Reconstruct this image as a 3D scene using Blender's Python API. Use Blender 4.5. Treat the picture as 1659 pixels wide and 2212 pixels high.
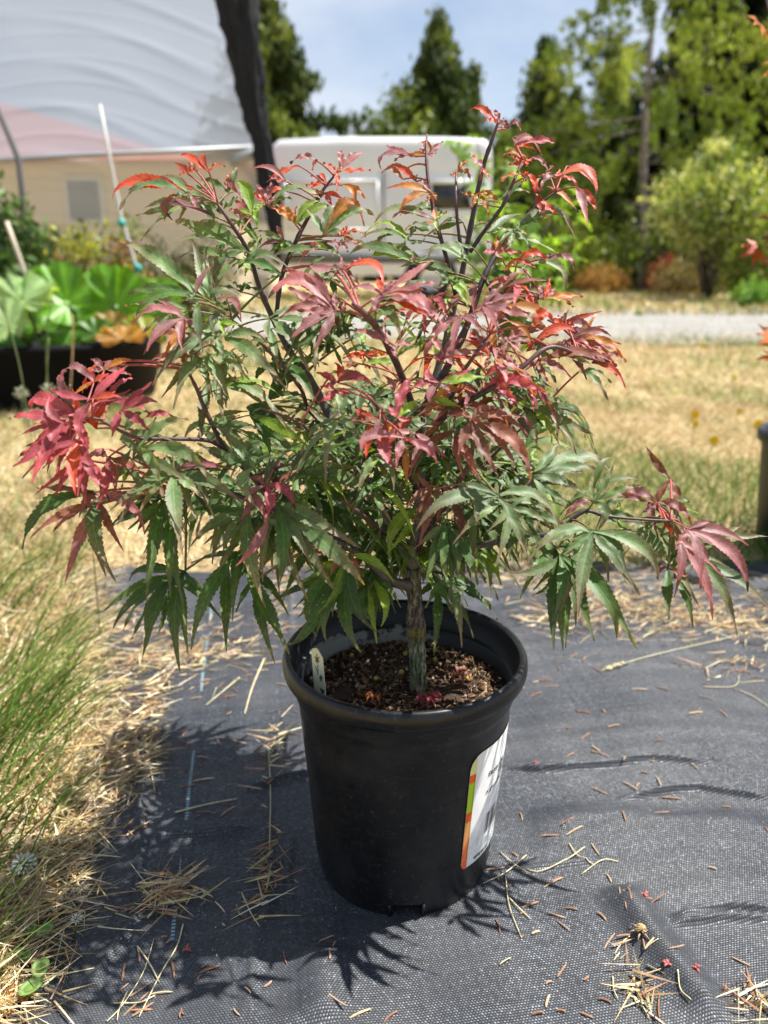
import bpy, math, random
import numpy as np
from mathutils import Vector, Matrix
R = math.radians
random.seed(7); rng = np.random.default_rng(11)
scene = bpy.context.scene
for o in list(bpy.data.objects): bpy.data.objects.remove(o)

# ---------------------------------------------------------------- camera
CAM_H = 0.547; PITCH = R(17.6); FPX = 1662.0
cd = bpy.data.cameras.new('camera'); cam = bpy.data.objects.new('camera', cd)
scene.collection.objects.link(cam); scene.camera = cam
cam.location = (0, 0, CAM_H); cam.rotation_euler = (math.pi/2-PITCH, 0, 0)
cd.sensor_fit = 'VERTICAL'; cd.sensor_height = 34.6; cd.lens = 34.6*FPX/2212.0
cd.clip_start = 0.02; cd.clip_end = 2000
cd.dof.use_dof = True; cd.dof.focus_distance = 0.60; cd.dof.aperture_fstop = 5.2
cd.dof.aperture_blades = 0

# ---------------------------------------------------------------- sky, sun, exposure
SUN_EL, SUN_AZ = R(63), R(80)          # azimuth clockwise from +Y (the view direction)
w = bpy.data.worlds.new('World'); scene.world = w; w.use_nodes = True
nt = w.node_tree; nt.nodes.clear()
wo = nt.nodes.new('ShaderNodeOutputWorld'); bg = nt.nodes.new('ShaderNodeBackground')
sky = nt.nodes.new('ShaderNodeTexSky'); sky.sky_type = 'NISHITA'; sky.sun_disc = False
sky.sun_elevation = SUN_EL; sky.sun_rotation = SUN_AZ; sky.dust_density = 0.4; sky.air_density = 1.0; sky.ozone_density = 1.5
tc = nt.nodes.new('ShaderNodeTexCoord'); mp = nt.nodes.new('ShaderNodeMapping'); mp.inputs['Scale'].default_value = (1, 1, 2.2)
nz = nt.nodes.new('ShaderNodeTexNoise'); nz.inputs['Scale'].default_value = 1.9; nz.inputs['Detail'].default_value = 6; nz.inputs['Roughness'].default_value = 0.5
cr = nt.nodes.new('ShaderNodeMapRange'); cr.inputs['From Min'].default_value = 0.42; cr.inputs['From Max'].default_value = 0.60
cr.inputs['To Min'].default_value = 0.04; cr.inputs['To Max'].default_value = 0.85
mx = nt.nodes.new('ShaderNodeMix'); mx.data_type = 'RGBA'; mx.inputs[7].default_value = (5.8, 6.2, 7.0, 1)
L = nt.links.new
L(tc.outputs['Generated'], mp.inputs['Vector']); L(mp.outputs[0], nz.inputs['Vector']); L(nz.outputs['Fac'], cr.inputs['Value'])
L(cr.outputs[0], mx.inputs[0]); L(sky.outputs[0], mx.inputs[6]); L(mx.outputs[2], bg.inputs['Color'])
bg.inputs['Strength'].default_value = 0.062; L(bg.outputs[0], wo.inputs['Surface'])
sd = bpy.data.lights.new('sun', 'SUN'); sd.energy = 4.8; sd.angle = R(0.55); sd.color = (1.0, 0.965, 0.90)
sun = bpy.data.objects.new('sun', sd); scene.collection.objects.link(sun)
SUN = Vector((math.cos(SUN_EL)*math.sin(SUN_AZ), math.cos(SUN_EL)*math.cos(SUN_AZ), math.sin(SUN_EL)))
sun.rotation_euler = SUN.to_track_quat('Z', 'Y').to_euler(); sun.location = (3, 2, 6)
scene.view_settings.view_transform = 'Standard'; scene.view_settings.look = 'None'
scene.view_settings.exposure = 1.22; scene.view_settings.gamma = 1
scene.render.engine = 'CYCLES'
scene.cycles.max_bounces = 8; scene.cycles.transparent_max_bounces = 12
try: scene.cycles.use_denoising = True
except Exception: pass

# ---------------------------------------------------------------- projection helpers (photo laid out at 1659 x 2212)
FW = Vector((0, math.cos(PITCH), -math.sin(PITCH))); UP = Vector((0, math.sin(PITCH), math.cos(PITCH))); RT = Vector((1, 0, 0))
CP = Vector((0, 0, CAM_H))
def ray(x, y): return RT*((x-829.5)/FPX) + UP*(-(y-1106)/FPX) + FW
def at(x, y, Y):
    d = ray(x, y); return CP + d*(Y/d.y)
def gnd(x, y, z=0.0):
    d = ray(x, y); return CP + d*((z-CAM_H)/d.z)
K = 1659/3024.0
def ats(x, y, Y): return at(x*K, y*K, Y)      # full-size photo coordinates

def s2l(c):
    return tuple(((v/255.0)/12.92 if v/255.0 <= .04045 else ((v/255.0+.055)/1.055)**2.4) for v in c)

# ---------------------------------------------------------------- object helpers
COL = scene.collection
def tag(o, label=None, cat=None, group=None, kind=None):
    if label: o['label'] = label
    if cat: o['category'] = cat
    if group: o['group'] = group
    if kind: o['kind'] = kind
    return o
def empty(name, loc, rz=0, **k):
    o = bpy.data.objects.new(name, None); COL.objects.link(o); o.location = loc; o.rotation_euler = (0, 0, rz)
    o.empty_display_size = .02
    return tag(o, **k)
def link(name, me, mats, parent=None, smooth=True, **k):
    for m in (mats if isinstance(mats, (list, tuple)) else [mats]): me.materials.append(m)
    if smooth and len(me.polygons): me.polygons.foreach_set('use_smooth', [True]*len(me.polygons))
    o = bpy.data.objects.new(name, me); COL.objects.link(o)
    if parent is not None:
        o.parent = parent
        # geometry is written in world coordinates: undo the parents' placement
        M = Matrix.Identity(4); p = parent
        while p is not None:
            M = (Matrix.LocRotScale(p.location, p.rotation_euler, p.scale)) @ (p.matrix_parent_inverse @ M if False else M); p = p.parent
        me.transform(M.inverted())
    return tag(o, **k)
def np_mesh(name, V, F, col=None, uv=None):
    V = np.asarray(V, dtype=np.float32); F = np.asarray(F, dtype=np.int32)
    me = bpy.data.meshes.new(name); n = len(V); m = len(F); k = F.shape[1]
    me.vertices.add(n); me.vertices.foreach_set('co', V.ravel())
    me.loops.add(m*k); me.loops.foreach_set('vertex_index', F.ravel())
    me.polygons.add(m); me.polygons.foreach_set('loop_start', np.arange(0, m*k, k, dtype=np.int32))
    me.polygons.foreach_set('loop_total', np.full(m, k, dtype=np.int32))
    if col is not None:
        a = me.color_attributes.new('col', 'FLOAT_COLOR', 'POINT')
        c = np.ones((n, 4), dtype=np.float32); c[:, :3] = col; a.data.foreach_set('color', c.ravel())
    if uv is not None:
        u = me.uv_layers.new(name='UVMap'); u.data.foreach_set('uv', np.asarray(uv, dtype=np.float32)[F.ravel()].ravel())
    me.update(calc_edges=True); me.validate(); return me
class MB:
    def __init__(s): s.v = []; s.f = []; s.c = []; s.u = []; s.m = []
    def add(s, V, F, col=(1, 1, 1), uv=None, mi=0):
        o = len(s.v); s.v += [tuple(p) for p in V]; s.f += [tuple(i+o for i in f) for f in F]
        if len(V) and isinstance(col, (list, np.ndarray)) and len(col) == len(V) and not isinstance(col[0], (int, float)): s.c += [tuple(c) for c in col]
        else: s.c += [tuple(col)]*len(V)
        s.u += list(uv) if uv is not None else [(0, 0)]*len(V)
        s.m += [mi]*len(F)
    def mesh(s, name):
        me = bpy.data.meshes.new(name); me.from_pydata(s.v, [], s.f)
        a = me.color_attributes.new('col', 'FLOAT_COLOR', 'POINT')
        c = np.ones((len(s.v), 4), dtype=np.float32)
        if len(s.v): c[:, :3] = np.array(s.c)[:, :3]
        a.data.foreach_set('color', c.ravel())
        u = me.uv_layers.new(name='UVMap')
        li = np.zeros(len(me.loops), dtype=np.int32); me.loops.foreach_get('vertex_index', li)
        u.data.foreach_set('uv', np.array(s.u, dtype=np.float32)[li].ravel())
        me.polygons.foreach_set('material_index', s.m); me.update(); return me
    def build(s, name, mats, parent=None, smooth=True, **k): return link(name, s.mesh(name), mats, parent, smooth, **k)
    def box(s, x0, x1, y0, y1, z0, z1, **k):
        V = [(x0,y0,z0),(x1,y0,z0),(x1,y1,z0),(x0,y1,z0),(x0,y0,z1),(x1,y0,z1),(x1,y1,z1),(x0,y1,z1)]
        s.add(V, [(0,3,2,1),(4,5,6,7),(0,1,5,4),(1,2,6,5),(2,3,7,6),(3,0,4,7)], **k)
    def tube(s, pts, rad, n=8, cap=True, col=(1, 1, 1), mi=0):
        pts = [Vector(p) for p in pts]; m = len(pts)
        rad = [rad]*m if isinstance(rad, (int, float)) else rad
        V = []; cols = []; prev = None; uvs = []
        for i, p in enumerate(pts):
            t = (pts[min(i+1, m-1)]-pts[max(i-1, 0)]).normalized()
            if prev is None: a = t.orthogonal().normalized()
            else:
                a = prev - t*prev.dot(t)
                a = a.normalized() if a.length > 1e-6 else t.orthogonal().normalized()
            prev = a; b = t.cross(a)
            for j in range(n):
                th = 2*math.pi*j/n; V.append(p+(a*math.cos(th)+b*math.sin(th))*rad[i])
                cols.append(col[i] if isinstance(col, list) else col); uvs.append((j/n, i/max(1, m-1)))
        F = [(i*n+j, i*n+(j+1) % n, (i+1)*n+(j+1) % n, (i+1)*n+j) for i in range(m-1) for j in range(n)]
        if cap:
            F.append(tuple(range(n-1, -1, -1))); F.append(tuple((m-1)*n+j for j in range(n)))
        s.add(V, F, cols, uvs, mi)
    def lathe(s, prof, n=64, c=(0, 0, 0), col=(1, 1, 1), mi=0, skip=None):
        V = []; uv = []
        for i, (r, z) in enumerate(prof):
            for j in range(n):
                th = 2*math.pi*j/n; V.append((c[0]+r*math.cos(th), c[1]+r*math.sin(th), c[2]+z)); uv.append((j/n, i/len(prof)))
        F = []
        for i in range(len(prof)-1):
            for j in range(n):
                if skip and skip(i, j): continue
                F.append((i*n+j, i*n+(j+1) % n, (i+1)*n+(j+1) % n, (i+1)*n+j))
        s.add(V, F, col, uv, mi)
def cat_curve(P, n=6):
    P = [Vector(p) for p in P]; out = []
    if len(P) == 2: return [P[0].lerp(P[1], i/n) for i in range(n+1)]
    Q = [P[0]*2-P[1]] + P + [P[-1]*2-P[-2]]
    for i in range(1, len(Q)-2):
        p0, p1, p2, p3 = Q[i-1:i+3]
        for k in range(n):
            t = k/n; out.append(0.5*((2*p1)+(p2-p0)*t+(2*p0-5*p1+4*p2-p3)*t*t+(3*p1-p0-3*p2+p3)*t**3))
    out.append(P[-1]); return out

# ---------------------------------------------------------------- material helpers
def mat(name, base=(.5, .5, .5), rough=.6, spec=.5, metal=0.0):
    m = bpy.data.materials.new(name); m.use_nodes = True
    b = m.node_tree.nodes['Principled BSDF']
    b.inputs['Base Color'].default_value = (*base, 1); b.inputs['Roughness'].default_value = rough
    b.inputs['Specular IOR Level'].default_value = spec; b.inputs['Metallic'].default_value = metal
    return m
def N(m, t, **k):
    n = m.node_tree.nodes.new(t)
    for a, v in k.items():
        if a in n.inputs: n.inputs[a].default_value = v
        else: setattr(n, a, v)
    return n
def noise(m, scale, detail=4, rough=.55, vec=None, dist=0.0):
    n = N(m, 'ShaderNodeTexNoise'); n.inputs['Scale'].default_value = scale; n.inputs['Detail'].default_value = detail
    n.inputs['Roughness'].default_value = rough; n.inputs['Distortion'].default_value = dist
    if vec is None:
        t = N(m, 'ShaderNodeTexCoord'); vec = t.outputs['Object']
    m.node_tree.links.new(vec, n.inputs['Vector']); return n
def ramp(m, fac, stops):
    r = N(m, 'ShaderNodeValToRGB'); e = r.color_ramp.elements
    while len(e) > 1: e.remove(e[-1])
    e[0].position = stops[0][0]; e[0].color = (*stops[0][1], 1)
    for p, c in stops[1:]:
        q = e.new(p); q.color = (*c, 1)
    m.node_tree.links.new(fac, r.inputs[0]); return r
def mixc(m, fac, a, b, mode='MIX'):
    n = N(m, 'ShaderNodeMix'); n.data_type = 'RGBA'; n.blend_type = mode
    for s, v in ((0, fac), (6, a), (7, b)):
        if hasattr(v, 'is_linked') or hasattr(v, 'links'): m.node_tree.links.new(v, n.inputs[s])
        elif s == 0: n.inputs[0].default_value = v
        else: n.inputs[s].default_value = (*v, 1)
    return n.outputs[2]
def bsdf(m): return m.node_tree.nodes['Principled BSDF']
def lk(m, a, b): m.node_tree.links.new(a, b)
def bump(m, h, strength=.3, dist=.01, prev=None):
    b = N(m, 'ShaderNodeBump'); b.inputs['Strength'].default_value = strength; b.inputs['Distance'].default_value = dist
    lk(m, h, b.inputs['Height'])
    if prev is not None: lk(m, prev, b.inputs['Normal'])
    lk(m, b.outputs[0], bsdf(m).inputs['Normal']); return b.outputs[0]
def mth(m, op, a, b=None, c=None):
    n = N(m, 'ShaderNodeMath', operation=op)
    for i, v in enumerate((a, b, c)):
        if v is None: continue
        if isinstance(v, (int, float)): n.inputs[i].default_value = v
        else: lk(m, v, n.inputs[i])
    return n.outputs[0]
def foliage_mat(name, rough=.5, spec=.4, trans=.35, tint=(1.5, 1.5, .6), vary=.25, nscale=40):
    """pigment from the 'col' attribute, leaves let light through"""
    m = mat(name, rough=rough, spec=spec)
    a = N(m, 'ShaderNodeAttribute', attribute_name='col')
    nn = noise(m, nscale, 3)
    v = N(m, 'ShaderNodeMapRange'); lk(m, nn.outputs['Fac'], v.inputs['Value']); v.inputs['To Min'].default_value = 1-vary; v.inputs['To Max'].default_value = 1+vary
    v.inputs['From Min'].default_value = .3; v.inputs['From Max'].default_value = .7
    cv = N(m, 'ShaderNodeVectorMath', operation='SCALE'); lk(m, a.outputs['Color'], cv.inputs[0]); lk(m, v.outputs[0], cv.inputs['Scale'])
    lk(m, cv.outputs[0], bsdf(m).inputs['Base Color'])
    tr = N(m, 'ShaderNodeBsdfTranslucent'); tm = N(m, 'ShaderNodeVectorMath', operation='MULTIPLY'); lk(m, cv.outputs[0], tm.inputs[0]); tm.inputs[1].default_value = tint
    lk(m, tm.outputs[0], tr.inputs['Color'])
    ms = N(m, 'ShaderNodeMixShader'); ms.inputs[0].default_value = trans
    out = m.node_tree.nodes['Material Output']
    lk(m, bsdf(m).outputs[0], ms.inputs[1]); lk(m, tr.outputs[0], ms.inputs[2]); lk(m, ms.outputs[0], out.inputs['Surface'])
    return m

# ================================================================ SETTING: ground, road, fabric
EP = [gnd(x, y) for x, y in ((-60, 2330), (26, 2207), (103, 2078), (150, 1970), (172, 1906), (196, 1840), (190, 1760), (212, 1690), (212, 1562), (200, 1400), (205, 1300), (215, 1215), (215, 1150))]
EY = [p.y for p in EP]; EX = [p.x for p in EP]
def edgeX(Y): return float(np.interp(Y, EY, EX))
m = M_ground = mat('ground_dirt', rough=.95, spec=.1)
n1 = noise(m, .9, 6); n2 = noise(m, 60, 5)
c1 = ramp(m, n1.outputs['Fac'], [(.3, (.40, .31, .17)), (.5, (.52, .42, .25)), (.62, (.32, .30, .13)), (.75, (.18, .21, .07))])
c2 = ramp(m, n2.outputs['Fac'], [(.3, (.45, .42, .38)), (.7, (1.15, 1.1, 1.0))])
lk(m, mixc(m, 1.0, c1.outputs[0], c2.outputs[0], 'MULTIPLY'), bsdf(m).inputs['Base Color']); bump(m, n2.outputs['Fac'], .6, .02)
# one sheet to the horizon, finer and gently uneven close by
xs = np.concatenate([-np.geomspace(600, 3, 14), np.linspace(-2.6, 2.6, 40), np.geomspace(3, 600, 14)])
ys = np.concatenate([-np.geomspace(60, 1, 6), np.linspace(-.6, 6, 50), np.geomspace(6.5, 900, 22)])
GX, GY = np.meshgrid(xs, ys); GZ = np.where((GY > 1.7) & (GY < 20), .012*np.sin(GX*2.1+GY)*np.cos(GY*1.7), 0)-.002
nx, ny = len(xs), len(ys); idx = np.arange(nx*ny).reshape(ny, nx)
Fq = np.stack([idx[:-1, :-1], idx[:-1, 1:], idx[1:, 1:], idx[1:, :-1]], -1).reshape(-1, 4)
link('ground', np_mesh('ground', np.stack([GX, GY, GZ], -1).reshape(-1, 3), Fq), M_ground, kind='structure')

m = M_gravel = mat('gravel', rough=.95, spec=.15)
n1 = noise(m, 1.2, 5); n2 = noise(m, 45, 4)
c = ramp(m, n2.outputs['Fac'], [(.25, (.17, .165, .155)), (.5, (.29, .28, .265)), (.75, (.44, .43, .41))])
lk(m, mixc(m, 1.0, c.outputs[0], ramp(m, n1.outputs['Fac'], [(.3, (.8, .78, .72)), (.7, (1.05, 1.05, 1.05))]).outputs[0], 'MULTIPLY'), bsdf(m).inputs['Base Color']); bump(m, n2.outputs['Fac'], .8, .03)
nxr = 90; V = []; F = []
for i in range(nxr+1):
    x = -9+24*i/nxr
    nr = 5.75+.10*x*.3+.12*math.sin(x*1.9)+.06*math.sin(x*5.3) + max(0, 1-x)*.45
    fr = 10.6+.35*math.sin(x*.7+1)+.15*math.sin(x*3.1) - max(0, 1-x)*.25
    for k in range(7): V.append((x, nr+(fr-nr)*k/6, .016+.004*math.sin(k*2+x*3)))
for i in range(nxr):
    for k in range(6): a = i*7+k; F.append((a, a+7, a+8, a+1))
link('gravel_road', np_mesh('gravel_road', V, F), M_gravel, kind='structure')

# woven weed-control fabric with its folds
m = M_fabric = mat('woven_fabric', rough=.55, spec=.45)
t = N(m, 'ShaderNodeTexCoord'); mp = N(m, 'ShaderNodeMapping'); mp.inputs['Rotation'].default_value = (0, 0, R(-9.3)); lk(m, t.outputs['Object'], mp.inputs['Vector'])
warp = noise(m, 14, 3, vec=mp.outputs[0]); wv = N(m, 'ShaderNodeVectorMath', operation='SCALE'); lk(m, warp.outputs['Color'], wv.inputs[0]); wv.inputs['Scale'].default_value = .0035
wa = N(m, 'ShaderNodeVectorMath', operation='ADD'); lk(m, mp.outputs[0], wa.inputs[0]); lk(m, wv.outputs[0], wa.inputs[1])
sp = N(m, 'ShaderNodeSeparateXYZ'); lk(m, wa.outputs[0], sp.inputs[0])
PX, PY = 1/.00125, 1/.0020
u = mth(m, 'MULTIPLY', sp.outputs['X'], PX); v = mth(m, 'MULTIPLY', sp.outputs['Y'], PY)
row = mth(m, 'FLOOR', v); off = mth(m, 'MULTIPLY', mth(m, 'MODULO', row, 2.0), .5)
uf = mth(m, 'FRACT', mth(m, 'ADD', mth(m, 'MULTIPLY', u, .5), off)); vf = mth(m, 'FRACT', v)
hu = mth(m, 'SINE', mth(m, 'MULTIPLY', uf, math.pi)); hv = mth(m, 'SINE', mth(m, 'MULTIPLY', vf, math.pi))
weave = mth(m, 'MULTIPLY', mth(m, 'POWER', hu, .6), mth(m, 'POWER', hv, .7))
cell = N(m, 'ShaderNodeTexWhiteNoise', noise_dimensions='2D'); cmb = N(m, 'ShaderNodeCombineXYZ')
lk(m, mth(m, 'FLOOR', mth(m, 'ADD', mth(m, 'MULTIPLY', u, .5), off)), cmb.inputs[0]); lk(m, row, cmb.inputs[1]); lk(m, cmb.outputs[0], cell.inputs['Vector'])
wc = ramp(m, weave, [(0, (.006, .007, .009)), (.30, (.010, .012, .016)), (1, (.050, .058, .074))])
fine = ramp(m, cell.outputs['Value'], [(0, (.5, .5, .52)), (.8, (1.1, 1.1, 1.12)), (.95, (1.4, 1.4, 1.4)), (1, (2.8, 2.8, 2.8))])  # random thread tone; the few brightest cells are glints painted into the colour
cw = N(m, 'ShaderNodeTexWhiteNoise', noise_dimensions='1D'); lk(m, mth(m, 'FLOOR', mth(m, 'MULTIPLY', u, .5)), cw.inputs['W']); cw2 = N(m, 'ShaderNodeTexWhiteNoise', noise_dimensions='1D'); lk(m, mth(m, 'ADD', mth(m, 'FLOOR', mth(m, 'MULTIPLY', row, .5)), 31.7), cw2.inputs['W'])
band = N(m, 'ShaderNodeMapRange'); lk(m, mth(m, 'ADD', cw.outputs['Value'], cw2.outputs['Value']), band.inputs['Value']); band.inputs['From Max'].default_value = 2; band.inputs['To Min'].default_value = .6; band.inputs['To Max'].default_value = 1.4
dn = noise(m, 5.5, 7, .62); dust = ramp(m, dn.outputs['Fac'], [(.38, (0, 0, 0)), (.75, (1, 1, 1))])
col = mixc(m, 1.0, wc.outputs[0], fine.outputs[0], 'MULTIPLY')
bs = N(m, 'ShaderNodeVectorMath', operation='SCALE'); lk(m, col, bs.inputs[0]); lk(m, band.outputs[0], bs.inputs['Scale']); col = bs.outputs[0]
col = mixc(m, mth(m, 'MULTIPLY', dust.outputs[0], .17), col, (.24, .235, .23))
# light blue stitched marker line, broken into dashes
ml = mth(m, 'ABSOLUTE', mth(m, 'SUBTRACT', mth(m, 'ADD', sp.outputs['X'], mth(m, 'MULTIPLY', sp.outputs['Y'], 0.0)), -.0925))
# separate x in rotated space; line about 2.4 mm wide
on = mth(m, 'LESS_THAN', ml, .0016)
dash = mth(m, 'GREATER_THAN', mth(m, 'FRACT', mth(m, 'MULTIPLY', v, .5)), .42)
wear = noise(m, 9, 2, vec=mp.outputs[0]); keep = mth(m, 'GREATER_THAN', wear.outputs['Fac'], .50)
lm = mth(m, 'MULTIPLY', mth(m, 'MULTIPLY', on, dash), keep)
col = mixc(m, lm, col, (.20, .34, .39))
lk(m, col, bsdf(m).inputs['Base Color'])
rr = N(m, 'ShaderNodeMapRange'); lk(m, cell.outputs['Value'], rr.inputs['Value']); rr.inputs['To Min'].default_value = .62; rr.inputs['To Max'].default_value = .36
lk(m, rr.outputs[0], bsdf(m).inputs['Roughness'])
bump(m, weave, .55, .0007)
# height of folds
folds = []   # (points, width, height)
def fold(px, wdt, h): folds.append((np.array([[*gnd(x, y)[:2]] for x, y in px]), max(wdt, .0032), h*1.5))
fold([(1060,1668),(1085,1672),(1160,1680),(1250,1675),(1330,1664),(1400,1655),(1480,1658),(1560,1662)], .0030, .0060)
fold([(1330,1745),(1400,1728),(1500,1715),(1600,1728),(1680,1736)], .0034, .0058)
fold([(1440,2005),(1500,1990),(1560,1980),(1680,1983)], .0036, .0062)
fold([(1440,2018),(1500,2004),(1560,2000),(1680,2003)], .0030, .0042)
fold([(1120,1893),(1220,1882),(1300,1872)], .0028, .0030)
fold([(520,1722),(560,1712),(620,1694),(690,1680)], .0030, .0048)
fold([(300,1822),(380,1815),(460,1806),(545,1800)], .0026, .0036)
fold([(627,1180),(627,1300),(628,1420)], .0030, .0022)
fold([(640,1770),(620,1900),(560,2010),(530,2230)], .0022, .0026)
fold([(1330,1930),(1400,2040),(1480,2140),(1560,2230)], .016, .010)
fold([(700,2050),(690,2120),(700,2230)], .02, .006)
fold([(980,1400),(1300,1445),(1659,1450)], .003, .0022)
fold([(1140,1785),(1400,1790),(1680,1800)], .02, .005)
fold([(150,2230),(250,2060),(300,1980),(306,1560)], .0040, .0045)
x0, x1, y0, y1 = -.66, 1.45, .16, 1.50; st = .0040
sy = .0017; xs = np.arange(x0, x1, st); ys = np.arange(y0, y1, sy); GX, GY = np.meshgrid(xs, ys)
Z = .0075 + .0016*np.sin(GX*9+2*np.sin(GY*5)) + .0016*np.sin(GY*23+GX*7+1.3*np.sin(GX*11)) + .0008*np.sin(GX*61+GY*17+2*np.sin(GY*19))
Z += .00035*np.sin(GY*120+3*np.sin(GX*13)+2*np.sin(GY*31))
for P, wd, h in folds:
    d = np.full(GX.shape, 9.0); tt = np.zeros(GX.shape)
    L0 = np.concatenate([[0], np.cumsum(np.linalg.norm(np.diff(P, axis=0), axis=1))])
    for i in range(len(P)-1):
        a, b = P[i], P[i+1]; ab = b-a; q = ((GX-a[0])*ab[0]+(GY-a[1])*ab[1])/(ab@ab); q = np.clip(q, 0, 1)
        dd = np.hypot(GX-a[0]-q*ab[0], GY-a[1]-q*ab[1]); s = dd < d; d = np.where(s, dd, d); tt = np.where(s, (L0[i]+q*(L0[i+1]-L0[i]))/L0[-1], tt)
    Z += h*np.exp(-(d/wd)**2)*np.clip(np.minimum(tt, 1-tt)*6, 0, 1)
idx = np.arange(GX.size).reshape(GX.shape)
Fq = np.stack([idx[:-1, :-1], idx[:-1, 1:], idx[1:, 1:], idx[1:, :-1]], -1).reshape(-1, 4)
cx = (GX[:-1, :-1]).reshape(-1); cy = (GY[:-1, :-1]).reshape(-1)
ex = np.interp(cy, EY, EX) - .035 + .006*np.sin(cy*40)+.004*np.sin(cy*97)
far = 1.375 + .03*np.sin(cx*6+1)+.012*np.sin(cx*23) + np.clip(cx, 0, 1)*.06
Fq = Fq[(cx > ex) & (cy < far)]
used, inv = np.unique(Fq, return_inverse=True); Fq = inv.reshape(-1, 4)
Vf = np.stack([GX, GY, Z], -1).reshape(-1, 3)[used]
link('ground_cover_fabric', np_mesh('fabric', Vf, Fq), M_fabric, kind='structure', label='dark grey woven weed control fabric with folds under the pot')
def fabZ(x, y):
    i = int(round((y-y0)/sy)); j = int(round((x-x0)/st))
    if 0 <= i < Z.shape[0] and 0 <= j < Z.shape[1]: return float(Z[i, j])
    return .006

# ---------------------------------------------------------------- grass, as blades
def blades(P, length, width, az, lean, bend, colr, seg=3):
    """P (n,3); lean = angle from vertical; strips of quads"""
    n = len(P); dirh = np.stack([np.cos(az), np.sin(az), np.zeros(n)], -1); side = np.stack([-np.sin(az), np.cos(az), np.zeros(n)], -1)
    V = np.zeros((n, (seg+1)*2, 3)); C = np.zeros((n, (seg+1)*2, 3)); pos = P.copy(); a = lean.copy()
    rot = rng.uniform(0, math.pi, n)
    for k in range(seg+1):
        wk = width*(1-(k/seg)**1.5*.92)/2
        up = np.stack([-np.cos(a)*dirh[:, 0], -np.cos(a)*dirh[:, 1], np.sin(a)], -1)
        sd_ = side*np.cos(rot)[:, None]+up*np.sin(rot)[:, None]
        V[:, 2*k] = pos-sd_*wk[:, None]; V[:, 2*k+1] = pos+sd_*wk[:, None]
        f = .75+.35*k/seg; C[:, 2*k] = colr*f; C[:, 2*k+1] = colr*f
        d = dirh*np.sin(a)[:, None]; d[:, 2] = np.cos(a); pos = pos+d*(length/seg)[:, None]; a = a+bend/seg
        pos[:, 2] = np.maximum(pos[:, 2], .004)
    base = (np.arange(n)*(seg+1)*2)[:, None]
    F = np.concatenate([base+np.array([[2*k, 2*k+1, 2*k+3, 2*k+2]]) for k in range(seg)], 0)
    return V.reshape(-1, 3), F, C.reshape(-1, 3)
def joinarr(parts):
    Vs, Fs, Cs = [], [], []; o = 0
    for V, F, C in parts: Vs.append(V); Fs.append(F+o); Cs.append(C); o += len(V)
    return np.concatenate(Vs), np.concatenate(Fs), np.concatenate(Cs)
def pal(n, cols, p=None, var=.18):
    c = np.array(cols)[rng.choice(len(cols), n, p=p)]; return c*(1+rng.normal(0, var, (n, 1))).clip(.4, 1.7)*(1+rng.normal(0, .05, (n, 3)))
STRAW = [(.60, .46, .23), (.68, .55, .32), (.50, .36, .17), (.74, .64, .42), (.38, .25, .12)]
GREEN = [(.11, .21, .03), (.18, .28, .05), (.28, .34, .10), (.08, .15, .025)]
M_grass = foliage_mat('grass_blades', rough=.55, spec=.3, trans=.3, tint=(1.1, 1.15, .7), vary=.15, nscale=30)
M_straw = foliage_mat('dry_straw', rough=.65, spec=.25, trans=.15, tint=(1, 1, .9), vary=.25, nscale=120)

def region(n, y0_, y1_, xf0, xf1, pw=1.0):
    Y = y0_+(y1_-y0_)*rng.random(n)**pw; X = np.array([xf0(y) for y in Y]) + rng.random(n)*np.array([xf1(y)-xf0(y) for y in Y])
    return X, Y
parts = []
# left strip beside the fabric: matted dry straw
n = 34000; X, Y = region(n, .30, 1.75, lambda y: -.56*y-.14, lambda y: edgeX(y)-.022)
P = np.stack([X, Y, rng.uniform(.002, .022, n)], -1)
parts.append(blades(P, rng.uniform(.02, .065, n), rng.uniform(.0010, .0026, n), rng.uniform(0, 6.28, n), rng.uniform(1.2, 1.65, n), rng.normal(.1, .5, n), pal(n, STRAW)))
# straw thrown over the fabric edge
n = 1300; Y = rng.uniform(.42, 1.35, n); X = np.array([edgeX(y) for y in Y])-.02+np.abs(rng.normal(0, .022, n)); P = np.stack([X, Y, rng.uniform(.009, .017, n)], -1)
parts.append(blades(P, rng.uniform(.015, .05, n), rng.uniform(.0008, .0018, n), rng.normal(.2, 1.2, n), rng.uniform(1.4, 1.62, n), rng.normal(0, .12, n), pal(n, STRAW)))
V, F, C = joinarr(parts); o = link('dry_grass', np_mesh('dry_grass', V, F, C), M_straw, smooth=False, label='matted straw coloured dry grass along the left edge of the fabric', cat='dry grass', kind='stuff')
parts = []
n = 1100; X, Y = region(n, .34, 1.9, lambda y: -.56*y-.14, lambda y: edgeX(y)-.04)
keep = (np.sin(X*17+Y*5)+np.sin(Y*13-X*7)+rng.normal(0, .6, n)) > -.3; X, Y = X[keep], Y[keep]; n = len(X)
parts.append(blades(np.stack([X, Y, np.zeros(n)], -1), rng.uniform(.05, .15, n), rng.uniform(.0010, .0022, n), rng.normal(.35, .5, n), rng.uniform(.15, .7, n), rng.uniform(.2, 1.0, n), pal(n, GREEN), 4))
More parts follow.
